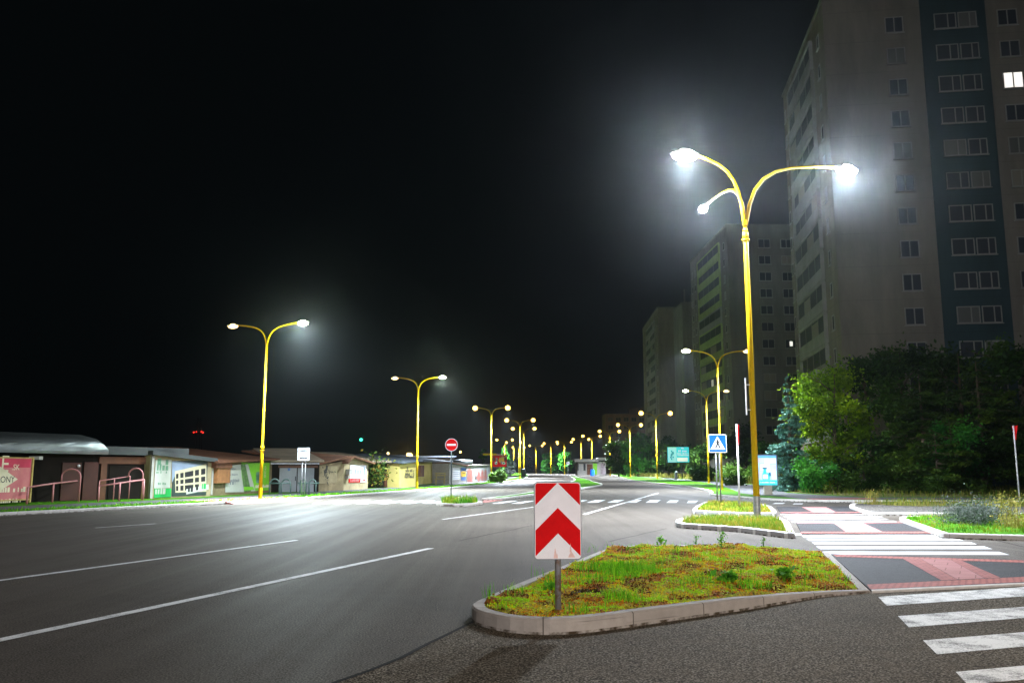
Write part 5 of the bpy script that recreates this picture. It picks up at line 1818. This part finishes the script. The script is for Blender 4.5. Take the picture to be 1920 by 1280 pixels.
# ------------------------------------------------------------------ apartment towers
def tower_wall(name, c, floor, z0, var=.38):
    m, nt, b, o = new_mat(name)
    Pp = pos(nt)
    sp = N(nt, 'ShaderNodeSeparateXYZ'); nt.links.new(Pp, sp.inputs[0])
    fr = math_n(nt, 'FRACT', math_n(nt, 'DIVIDE', math_n(nt, 'SUBTRACT', sp.outputs[2], z0), floor))
    j = math_n(nt, 'LESS_THAN', fr, 0.018)
    mp = N(nt, 'ShaderNodeMapping'); mp.inputs['Scale'].default_value = (1, 1, .25); nt.links.new(Pp, mp.inputs['Vector'])
    col = ramp(nt, noise(nt, mp.outputs[0], .5, 6, .65), [(.3, tuple(x * (1 - var) for x in c)), (.7, c)])
    col = mix(nt, math_n(nt, 'MULTIPLY', j, .35), col, tuple(x * .4 for x in c))
    nt.links.new(col, b.inputs['Base Color'])
    b.inputs['Roughness'].default_value = .9
    b.inputs['Specular IOR Level'].default_value = .15
    return m
FL = 3.014
M['tw_wall'] = tower_wall('tower_plaster', (.235, .2, .165), FL, 41.8 - 14 * FL - 1.5)
M['tw_wall2'] = tower_wall('tower_plaster_grey', (.21, .19, .17), FL, 41.8 - 14 * FL - 1.5)
M['tw_teal'] = tower_wall('tower_teal', (.032, .062, .07), FL, 41.8 - 14 * FL - 1.5)
M['tw_brown'] = tower_wall('tower_brown', (.3, .19, .14), FL, 0.4)
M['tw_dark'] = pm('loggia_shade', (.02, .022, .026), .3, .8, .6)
M['tw_par'] = pm('loggia_parapet', (.26, .245, .225), .2, .6, .8)
M['tw_green'] = pm('green_parapet', (.3, .36, .13), .2, .6, .8)
M['tw_frame'] = pm('window_frame_white', (.26, .245, .22), .15, 2, .6)
def glass_mat(name, c, rough=.12):
    m, nt, b, o = new_mat(name)
    b.inputs['Base Color'].default_value = rgb(c)
    b.inputs['Roughness'].default_value = rough
    b.inputs['Specular IOR Level'].default_value = .6
    return m
M['glass'] = glass_mat('window_glass', (.04, .045, .055))
M['blind'] = glass_mat('window_blind', (.10, .095, .085), .5)
M['curtain'] = glass_mat('window_curtain', (.2, .17, .13), .6)
M['lit'] = em('lit_window', (1.0, .95, .88), 1.1)
M['litdim'] = em('dim_lit_window', (.9, .85, .7), .35)

WM = {}
def win_mesh(w, h, kind, pane):
    k = (round(w, 2), round(h, 2), kind, pane)
    if k in WM:
        return WM[k]
    P = Panel((0, 0, 0), (1, 0, 0))
    f = .09
    m = MB()
    for a0, z0, a1, z1 in ((-w / 2, -h / 2, w / 2, -h / 2 + f), (-w / 2, h / 2 - f, w / 2, h / 2), (-w / 2, -h / 2 + f, -w / 2 + f, h / 2 - f), (w / 2 - f, -h / 2 + f, w / 2, h / 2 - f)):
        P.rect(m, a0, z0, a1, z1, .0, .07)
    if kind != 'plain':
        c = {'mid': 0.0, 'third': w * .12}[kind]
        P.rect(m, c - .05, -h / 2 + f, c + .05, h / 2 - f, .0, .065)
    P.rect(m, -w / 2 - .08, -h / 2 - .07, w / 2 + .08, -h / 2 - .005, .0, .14)
    a = m.build('window', 'tw_frame')
    m = MB(); P.rect(m, -w / 2 + f, -h / 2 + f, w / 2 - f, h / 2 - f, .005, .03)
    b = m.build('pane', pane)
    WM[k] = (a.data, b.data)
    bpy.data.objects.remove(a); bpy.data.objects.remove(b)
    return WM[k]

def window(root, P, a, z, w, h, kind='mid', pane='glass', sub=True, c=.0):
    f, p = win_mesh(w, h, kind, pane)
    o = bpy.data.objects.new('window', f); COL.objects.link(o)
    o.parent = root
    o.location = P.p(a, z, c + .004)
    o.rotation_euler = (0, 0, math.atan2(P.u.y, P.u.x))
    q = bpy.data.objects.new('pane', p); COL.objects.link(q)
    q.parent = o
    return o

def tower(name, label, X, D, rot, flen, depth, H, wall, wall2, z0, nfl, front, side, loggia, parapet, seed, fl=FL, group='tall apartment towers on the right'):
    r = random.Random(seed)
    C0 = Vector((X, D, 0))
    root = thing(name, label, 'apartment tower', C0, 0, group)
    u = Vector((math.cos(rot), -math.sin(rot), 0)); bk = Vector((math.sin(rot), math.cos(rot), 0))
    Pf, Ps = Panel((0, 0, 0), u), Panel(bk * depth, -bk)
    m = MB(); m.obox((0, 0, -.5), u * flen, bk * depth, (0, 0, H + .5)); m.build('wall', wall, root)
    m = MB()
    m.obox(u * -.15 + bk * -.15 + Vector((0, 0, H)), u * (flen + .3), bk * (depth + .3), (0, 0, .25))
    m.obox(u * (flen * .45) + bk * (depth * .4) + Vector((0, 0, H + .25)), u * 5, bk * 5, (0, 0, 2.6))
    m.build('roof', 'tw_wall2', root)
    for k in range(nfl):
        z = z0 - k * fl
        for s, w, h, kind in front:
            window(root, Pf, s, z, w, h, kind, r.choice(['glass', 'glass', 'glass', 'blind', 'glass', 'curtain']))
        for s, w, h, kind in side:
            window(root, Ps, depth - s, z, w, h, kind, r.choice(['glass', 'glass', 'blind']))
        if loggia:
            s0, s1 = loggia
            a0, a1 = depth - s1, depth - s0
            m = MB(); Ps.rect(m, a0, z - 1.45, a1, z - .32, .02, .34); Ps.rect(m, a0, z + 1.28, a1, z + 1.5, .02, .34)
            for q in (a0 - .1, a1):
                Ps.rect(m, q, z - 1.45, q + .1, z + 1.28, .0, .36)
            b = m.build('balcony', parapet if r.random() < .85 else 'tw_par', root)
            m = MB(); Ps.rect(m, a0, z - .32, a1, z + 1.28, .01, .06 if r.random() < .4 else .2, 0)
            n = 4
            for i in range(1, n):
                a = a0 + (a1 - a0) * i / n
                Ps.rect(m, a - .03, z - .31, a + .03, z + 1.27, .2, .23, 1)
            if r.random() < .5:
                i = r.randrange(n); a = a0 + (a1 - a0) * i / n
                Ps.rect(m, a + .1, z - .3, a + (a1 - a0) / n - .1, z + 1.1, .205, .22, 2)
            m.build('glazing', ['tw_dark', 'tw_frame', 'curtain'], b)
    return root, Pf, Ps

t1, Pf, Ps = tower('apartment_tower', 'huge nearest apartment tower with a dark teal stripe of windows, right edge of the scene', 28.9, 74.0, math.radians(8), 32, 21, 44.7, 'tw_wall', 'tw_wall2', 41.8, 13,
      [(6.2, 1.6, 1.55, 'mid'), (15.9, 1.7, 1.55, 'mid'), (21.5, 1.6, 1.55, 'mid')], [(2.4, .8, 1.4, 'plain'), (18.2, .9, 1.4, 'plain'), (20.0, .8, 1.4, 'plain')], (4.9, 17.0), 'tw_par', 3)
m = MB(); Pf.rect(m, 8.5, .1, 14.1, 44.69, .003, .05); m.build('teal_strip', 'tw_teal', t1)
for k in range(14):
    z = 41.8 - (k - 1) * FL + .02
    for s, w in ((10.6, 1.9), (12.5, 1.6)):
        if z < 44.5:
            window(t1, Pf, s, z, w, 1.5, 'third', 'blind' if (k * 3 + int(s)) % 5 == 0 else 'glass', c=.05)
window(t1, Pf, 15.9, 41.8 - 2 * FL, 1.72, 1.57, 'mid', 'lit', c=.072)
t2, Pf2, Ps2 = tower('apartment_tower', 'middle apartment tower with greenish loggia parapets behind the tall lamp', 38.4, 148, math.radians(-1.5), 30, 28, 44.7, 'tw_wall2', 'tw_wall2', 41.4, 13,
      [(6.6, 2.2, 1.6, 'mid'), (10.6, 2.0, 1.6, 'mid'), (17, 2, 1.6, 'mid')], [(2.3, .9, 1.4, 'plain'), (24, .9, 1.4, 'plain'), (26.3, .9, 1.4, 'plain')], (5, 21), 'tw_green', 5)
window(t2, Pf2, 10.6, 41.4 - 6 * FL, .7, 1.0, 'plain', 'lit', c=.075)
window(t2, Ps2, 28 - 12, 41.4 - 8 * FL + .3, 1.8, 1.4, 'plain', 'litdim', c=.3)
m = MB(); Pf2.rect(m, 13.0, 0.1, 30.2, 44.2, .003, 1.1); m.build('projecting_bay', 'tw_wall2', t2)
t3, Pf3, Ps3 = tower('apartment_tower', 'farthest tall apartment tower, one bright window low on its plain wall', 39.4, 227, math.radians(2.2), 18, 36, 44.7, 'tw_wall', 'tw_wall2', 41.0, 13,
      [(7.0, 2.6, 1.8, 'mid')], [(3, 1.0, 1.4, 'plain')], (6, 26), 'tw_par', 6)
window(t3, Pf3, 5.8, 23.6, 2.0, 2.3, 'mid', 'lit', c=.08)
t4, _, _ = tower('apartment_tower', 'dark narrow tower with a rooftop mast squeezed between the two far towers', 43.4, 214, 0.0, 16, 12, 43.5, 'tw_wall2', 'tw_wall2', 40, 2, [(8, 2, 1.6, 'mid')], [], None, 'tw_par', 8)
m = MB(); m.tube([(1.5, 4, 43.5), (1.5, 4, 48)], .22, 6); m.tube([(3.0, 4, 43.5), (3.0, 4, 46.5)], .1, 6); m.build('rooftop_mast', 'tw_wall2', t4)
t5, _, _ = tower('apartment_block', 'lower brown apartment block beyond the far trees on the right', 36, 330, 0.02, 22, 14, 22.6, 'tw_brown', 'tw_brown', 20.6, 7,
      [(2.0 + 3.0 * i, 2.0, 1.6, 'mid') for i in range(7)], [], None, 'tw_par', 9)

# ------------------------------------------------------------------ trees and shrubs
M['bark'] = pm('bark', (.1, .075, .05), .4, 6, .9, spec=.1, bmp=.5, bscale=18)
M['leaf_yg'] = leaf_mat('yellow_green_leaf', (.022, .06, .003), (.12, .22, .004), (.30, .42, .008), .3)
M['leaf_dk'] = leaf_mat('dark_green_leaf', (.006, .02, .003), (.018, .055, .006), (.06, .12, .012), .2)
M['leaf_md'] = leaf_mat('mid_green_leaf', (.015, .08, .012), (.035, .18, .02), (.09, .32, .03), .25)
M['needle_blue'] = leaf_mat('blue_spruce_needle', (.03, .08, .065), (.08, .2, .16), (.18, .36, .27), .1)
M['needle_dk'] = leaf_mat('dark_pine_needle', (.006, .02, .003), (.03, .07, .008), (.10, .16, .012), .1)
M['leaf_lav'] = leaf_mat('lavender_leaf', (.04, .07, .04), (.1, .135, .1), (.18, .18, .2), .2)
M['leaf_hedge'] = leaf_mat('hedge_green', (.03, .07, .01), (.07, .15, .015), (.13, .22, .03), .25)

def trunk(root, h, r, limbs, seed, spread):
    rg = random.Random(seed)
    m = MB()
    lean = Vector((rg.uniform(-.04, .04), rg.uniform(-.04, .04), 0)) * h
    m.tube([(0, 0, -.1), lean * .1 + Vector((0, 0, h * .15)), lean * .5 + Vector((0, 0, h * .55)), lean + Vector((0, 0, h * .95))], [r * 1.3, r, r * .7, r * .15], 9)
    for i in range(limbs):
        z = h * rg.uniform(.25, .8)
        a = rg.uniform(0, 6.28)
        L = spread * rg.uniform(.5, .95)
        b0 = lean * (z / h) + Vector((0, 0, z))
        d = Vector((math.cos(a), math.sin(a), 0))
        m.tube([b0, b0 + d * L * .5 + Vector((0, 0, L * .3)), b0 + d * L + Vector((0, 0, L * .45))], [r * .4, r * .25, r * .06], 6)
    m.build('trunk', 'bark', root, smooth=True)

def broadleaf(name, label, x, y, h, rad, mat, n, size, seed, low=.15, lobes=22, group=None, cat='tree', z=.1, shape=1.0):
    rg = np.random.default_rng(seed)
    root = thing(name, label, cat, (x, y, z), 0, group)
    trunk(root, h, max(.05, h * .018), 9, seed, rad)
    th = rg.uniform(0, 2 * np.pi, lobes); zz = rg.uniform(low, .93, lobes)
    prof = np.sin(np.clip((zz - low) / (1 - low), .02, 1) * np.pi * .82 + .35) ** .8 * shape
    rr = rad * prof * rg.uniform(.35, .85, lobes)
    Cn = np.stack([np.cos(th) * rr, np.sin(th) * rr, zz * h], 1)
    R = rad * rg.uniform(.14, .5, lobes)
    li = rg.integers(0, lobes, n)
    d = rg.normal(size=(n, 3)); d /= np.linalg.norm(d, axis=1)[:, None]
    q = np.abs(rg.normal(size=n)) * .55 + .25
    Pn = Cn[li] + d * (R[li] * q)[:, None] * np.array([1, 1, .8])
    Pn[:, 2] = np.abs(Pn[:, 2])
    lt = rg.uniform(.0, 1.0, lobes)
    tint = np.clip(lt[li] * .6 + rg.uniform(0, .45, n), 0, 1)
    V, Fq, t = leaves(Pn, size, rg, 0.2, tint)
    np_mesh('crown', V, Fq, mat, t, root)
    return root

def conifer(name, label, x, y, h, rad, mat, n, size, seed, low=.06, tiers=16, droop=.25, irregular=.25, group=None, z=.1, power=1.0, lean=0):
    rg = np.random.default_rng(seed)
    root = thing(name, label, 'tree', (x, y, z), 0, group)
    m = MB()
    m.tube([(0, 0, -.1), (0, 0, h * .5), (0, 0, h * .99)], [h * .022, h * .014, .015], 8)
    Pn, T = [], []
    tot = 0
    branches = []
    for i in range(tiers):
        f = (i + .5) / tiers
        zc = h * (low + (1 - low) * f)
        R = rad * (1 - f) ** power * 1.0 + rad * .05
        nb = max(4, int(9 * (1 - f) + 4))
        for k in range(nb):
            a = rg.uniform(0, 2 * np.pi)
            L = R * rg.uniform(1 - irregular * 1.6, 1 + irregular * .5)
            branches.append((zc + rg.uniform(-.3, .3) * h / tiers, a, max(.1, L)))
    W_ = np.array([b[2] for b in branches]); W_ = W_ / W_.sum()
    for (zb, a, L), w in zip(branches, W_):
        k = max(6, int(n * w))
        d = np.array([math.cos(a), math.sin(a), 0])
        s = np.array([-math.sin(a), math.cos(a), 0])
        q = rg.uniform(.08, 1.0, k) ** .75
        side = rg.normal(size=k) * L * .16 * (1.15 - q * .8)
        zz = zb - droop * L * q ** 1.4 + .10 * L * q ** 3 + rg.normal(size=k) * L * .045
        Pn.append(d[None] * (L * q)[:, None] + s[None] * side[:, None] + np.array([0, 0, 1.0])[None] * zz[:, None])
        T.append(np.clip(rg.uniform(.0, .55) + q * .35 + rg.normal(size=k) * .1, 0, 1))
        m.tube([(0, 0, zb), tuple(d * L * .5 + np.array([0, 0, zb - droop * L * .37])), tuple(d * L * .95 + np.array([0, 0, zb - droop * L * .85]))], [.05 * L / rad + .012, .03, .008], 4)
    m.build('trunk', 'bark', root)
    Pn = np.concatenate(Pn); T = np.concatenate(T)
    Pn[:, 2] = np.maximum(Pn[:, 2], .05)
    V, Fq, t = leaves(Pn, size, rg, .45, T, .28)
    np_mesh('crown', V, Fq, mat, t, root)
    return root

def tx(px, D): return at(px, 880, D).x
def tz(px, py, D): return at(px, py, D).z - .1

G1 = 'trees in front of the nearest tower'
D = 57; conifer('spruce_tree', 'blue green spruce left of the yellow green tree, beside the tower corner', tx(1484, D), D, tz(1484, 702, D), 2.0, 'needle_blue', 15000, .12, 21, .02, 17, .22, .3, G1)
D = 58; broadleaf('deciduous_tree', 'brightly lit yellow green leafy tree next to the blue spruce', tx(1564, D), D, tz(1564, 688, D), 2.9, 'leaf_yg', 17000, .12, 22, .03, 34, G1)
D = 53.5; broadleaf('shrub', 'rounded dark green shrub below the yellow green tree', tx(1528, D), D, tz(1528, 864, D), 1.6, 'leaf_md', 5200, .09, 23, .05, 14, 'shrubs at the foot of the trees', 'shrub')
D = 55; broadleaf('shrub', 'dark green shrub in the shade right of the rounded shrub', tx(1618, D), D, tz(1618, 856, D), 1.9, 'leaf_dk', 4200, .1, 24, .05, 14, 'shrubs at the foot of the trees', 'shrub')
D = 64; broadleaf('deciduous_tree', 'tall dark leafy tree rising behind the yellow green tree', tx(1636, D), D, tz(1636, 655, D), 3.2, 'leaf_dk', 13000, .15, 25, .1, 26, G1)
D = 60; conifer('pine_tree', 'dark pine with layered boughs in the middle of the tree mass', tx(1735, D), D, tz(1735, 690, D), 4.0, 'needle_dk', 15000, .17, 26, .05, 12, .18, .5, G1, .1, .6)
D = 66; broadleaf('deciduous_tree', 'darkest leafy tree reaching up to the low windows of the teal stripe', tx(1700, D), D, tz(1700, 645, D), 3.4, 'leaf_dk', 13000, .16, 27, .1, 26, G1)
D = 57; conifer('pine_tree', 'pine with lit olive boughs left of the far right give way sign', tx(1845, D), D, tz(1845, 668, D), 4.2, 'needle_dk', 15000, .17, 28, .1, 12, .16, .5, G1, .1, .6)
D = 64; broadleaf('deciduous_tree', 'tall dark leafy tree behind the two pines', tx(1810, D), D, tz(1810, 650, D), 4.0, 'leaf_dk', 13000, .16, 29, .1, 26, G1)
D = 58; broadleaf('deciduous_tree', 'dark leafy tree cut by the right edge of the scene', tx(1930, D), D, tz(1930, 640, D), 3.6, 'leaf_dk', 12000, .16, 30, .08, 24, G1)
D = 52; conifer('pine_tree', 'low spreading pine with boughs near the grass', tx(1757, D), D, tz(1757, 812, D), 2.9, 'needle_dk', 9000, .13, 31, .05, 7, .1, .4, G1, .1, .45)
D = 54; broadleaf('deciduous_tree', 'small mid green tree between the two pines', tx(1790, D), D, tz(1790, 790, D), 1.9, 'leaf_md', 6000, .1, 32, .1, 16, G1)

def px_tree(px, top, D, w, mat, n, size, seed, label, name='deciduous_tree', cat='tree', group='far trees along the road', low=.12):
    return broadleaf(name, label, tx(px, D), D, tz(px, top, D), w * D / F / 2 * 1.05, mat, n, size, seed, low, 18, group, cat)
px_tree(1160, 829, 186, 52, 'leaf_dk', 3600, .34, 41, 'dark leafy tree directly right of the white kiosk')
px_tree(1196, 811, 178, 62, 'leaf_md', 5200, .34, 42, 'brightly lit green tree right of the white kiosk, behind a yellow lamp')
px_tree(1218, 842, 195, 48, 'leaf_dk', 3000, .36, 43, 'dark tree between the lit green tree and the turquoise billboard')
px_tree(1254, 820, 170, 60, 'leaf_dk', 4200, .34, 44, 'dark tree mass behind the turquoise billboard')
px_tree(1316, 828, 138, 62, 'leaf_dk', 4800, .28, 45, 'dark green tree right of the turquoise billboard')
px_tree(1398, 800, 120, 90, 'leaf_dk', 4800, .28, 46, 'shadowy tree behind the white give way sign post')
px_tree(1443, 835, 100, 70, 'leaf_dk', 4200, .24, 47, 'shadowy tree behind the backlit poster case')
px_tree(1064, 846, 285, 34, 'leaf_md', 2000, .5, 48, 'mid green far tree left of the white kiosk')
px_tree(1030, 845, 320, 36, 'leaf_md', 2000, .5, 49, 'far bluish green tree near the bend, left of the round sign')
px_tree(1046, 852, 330, 26, 'leaf_dk', 1500, .5, 50, 'small dark far tree between two lamp poles')
px_tree(945, 830, 240, 18, 'leaf_md', 1500, .36, 51, 'slim green tree rising behind the red billboard')
px_tree(957, 862, 170, 20, 'leaf_lav', 1500, .28, 52, 'pale lit bush at the right end of the red billboard', 'shrub', 'shrub')
px_tree(985, 858, 380, 40, 'leaf_dk', 1800, .6, 53, 'dark far tree in the gap between the left lamps')
px_tree(904, 838, 200, 14, 'leaf_md', 1000, .3, 54, 'thin green tree left of the yellow beam of the red billboard')
px_tree(934, 884, 96, 34, 'leaf_hedge', 3000, .15, 55, 'clipped light green hedge below the red billboard', 'hedge', 'hedge', 'hedges and bushes by the pavements', .02)
px_tree(1322, 884, 112, 56, 'leaf_dk', 3000, .16, 56, 'dark low bush on the yellow grass bank behind the lamp', 'shrub', 'shrub', 'hedges and bushes by the pavements', .02)
px_tree(1382, 878, 90, 80, 'leaf_hedge', 4000, .14, 57, 'low dim green hedge behind the white give way sign post', 'hedge', 'hedge', 'hedges and bushes by the pavements', .02)
px_tree(1375, 893, 78, 36, 'leaf_dk', 2200, .12, 58, 'small dark bush between the crossing sign and give way post', 'shrub', 'shrub', 'hedges and bushes by the pavements', .02)
px_tree(1482, 893, 60, 60, 'leaf_dk', 3000, .11, 59, 'dark bush at the foot of the blue spruce', 'shrub', 'shrub', 'hedges and bushes by the pavements', .02)

# lavender bush and dry stalks on the right hand island
b = gp(1826, 984, .1)
lv = thing('lavender_bush', 'grey green lavender bush on the right hand grass island', 'shrub', b)
n = 4200
P_ = RNG.normal(size=(n, 3)) * np.array([.42, .3, .2]) + np.array([0, 0, .22]); P_[:, 2] = np.abs(P_[:, 2])
V, Fq, t = leaves(P_, .035, aspect=.3); np_mesh('foliage', V, Fq, 'leaf_lav', t, lv)
P_ = [(x, y, .2) for x, y in RNG.normal(size=(260, 2)) * np.array([.45, .32])]
V, T, t = blades(P_, .32, .012, .4, .4); np_mesh('blossoms', V, T, 'leaf_lav', t, lv)
for (px, py, rx, h, n, lb) in ((1885, 975, .4, .7, 90, 'tall dry brown stalks behind the lavender bush'), (1637, 945, .25, .6, 36, 'yellowed dry weed at the end of the gravel border'), (1900, 992, .35, .4, 80, 'dry straw tuft at the right edge of the island')):
    b = gp(px, py, .1)
    r = thing('dry_stalks', lb, 'weed', b)
    P_ = [(x, y, 0) for x, y in RNG.normal(size=(n, 2)) * rx * .5]
    V, T, t = blades(P_, h, .018, .5, .4, tint=(.6, 1)); np_mesh('foliage', V, T, 'blade_dry', t, r)
    P_ = RNG.normal(size=(n * 3, 3)) * np.array([rx * .6, rx * .5, h * .22]) + np.array([0, 0, h * .62])
    V, Fq, t = leaves(P_, .028, tint=RNG.uniform(.5, 1, n * 3)); np_mesh('seed_heads', V, Fq, 'blade_dry', t, r)  # small quads as seed heads on the dry stalks

# ------------------------------------------------------------------ far lights
def far_light(px, py, D, r, mat, label, cat='lamp', name='distant_lamp'):
    p = at(px, py, D)
    t = thing(name, label, cat, (p.x, p.y, 0), 0)
    m = MB(); m.tube([(0, 0, 0), (0, 0, p.z)], .12, 6); m.build('pole', 'darkmetal', t)
    m = MB(); m.ball((0, 0, p.z), r, 0, 10, 6); m.build('lamp_head', mat, t)
M['em_green'] = em('green_signal', (.05, 1, .55), 6)
M['em_red'] = em('red_beacon', (1, .03, .02), 3.5)
M['em_amber'] = em('amber_far', (1, .6, .15), 14)
far_light(677, 824, 600, 1.0, 'em_green', 'single green signal light in the dark above the huts')
far_light(727.5, 849.5, 500, .8, 'em_dim', 'small white far light left of the yellow hut roof, the upper one')
far_light(742, 855, 500, .7, 'em_dim', 'small white far light just above the whitish roof of the brown garage')
far_light(768, 855, 450, 1.7, 'em_amber', 'largest amber far light above the roof of the yellow hut')
far_light(765, 851, 520, .9, 'em_dim', 'small white far light touching the amber one above the yellow hut')
far_light(863, 847, 520, .6, 'em_amber', 'tiny amber light right of the no entry sign')
D = 650
p = at(372, 811, D)
ms = thing('radio_mast', 'distant mast with red beacon lights in the dark sky on the left', 'mast', (p.x, D, 0))
zt = at(372, 783, D).z
m = MB()
for sx, sy in ((-1, -1), (1, -1), (1, 1), (-1, 1)):
    m.tube([(sx * 3, sy * 3, 0), (sx * 1.0, sy * 1.0, zt)], .25, 4)
for k in range(10):
    z0, z1 = zt * k / 10, zt * (k + 1) / 10
    w0, w1 = 3 - 2 * k / 10, 3 - 2 * (k + 1) / 10
    m.tube([(-w0, -w0, z0), (w1, -w1, z1)], .12, 4); m.tube([(w0, -w0, z0), (-w1, -w1, z1)], .12, 4)
m.build('lattice', 'darkmetal', ms)
for dx in (-3.2, -1.2, 2.6, 3.8):
    m = MB(); m.ball((dx, -1, p.z + (dx % .9)), .55, 0, 8, 6); m.build('beacon', 'em_red', ms)
m = MB(); m.box((0, -1, p.z - .6), (9, 1, .3)); m.build('platform', 'darkmetal', ms)

# ------------------------------------------------------------------ air, sky, added fill light, camera
w = bpy.data.worlds.new('World')
SC.world = w
w.use_nodes = True
nt = w.node_tree
nt.nodes.clear()
bg = nt.nodes.new('ShaderNodeBackground'); wo = nt.nodes.new('ShaderNodeOutputWorld')
bg.inputs[0].default_value = (0.55, 0.85, 1.0, 1)
bg.inputs[1].default_value = 0.0022
nt.links.new(bg.outputs[0], wo.inputs[0])

sun = bpy.data.lights.new('fill_sun', 'SUN')  # weak fill added to lift the tower fronts, in place of stray city light
sun.energy = 0.12
sun.angle = math.radians(6)
sun.color = (.95, .92, .9)
so = bpy.data.objects.new('fill_sun', sun); COL.objects.link(so)
so.rotation_euler = (math.radians(62), 0, math.radians(-38))

HAZE = 0.0004
if HAZE:
    m = MB(); m.box((0, 680, 49), (2980, 1660, 102))
    hz, nt, b, o = new_mat('night_haze')
    nt.nodes.remove(b)
    pv = nt.nodes.new('ShaderNodeVolumePrincipled')
    pv.inputs['Color'].default_value = (.86, .95, 1.0, 1)
    pv.inputs['Density'].default_value = HAZE
    pv.inputs['Anisotropy'].default_value = 0.95
    nt.links.new(pv.outputs[0], o.inputs['Volume'])
    M['haze'] = hz
    h = m.build('haze', 'haze')
    h['kind'] = 'stuff'

cam = bpy.data.cameras.new('camera')
cam.sensor_width = 36.0
cam.lens = 36.0 * F / 1920.0
cam.clip_end = 5000
cam.clip_start = 0.05
co = bpy.data.objects.new('camera', cam); COL.objects.link(co)
co.location = (0, 0, CAM_H)
co.rotation_euler = (math.pi / 2 + TH, 0, 0)
SC.camera = co
SC.view_settings.view_transform = 'Standard'
SC.view_settings.look = 'None'
SC.view_settings.exposure = 0
SC.view_settings.gamma = 1
SC.cycles.use_denoising = True
SC.cycles.volume_bounces = 0
SC.cycles.max_bounces = 5
SC.cycles.sample_clamp_indirect = 4
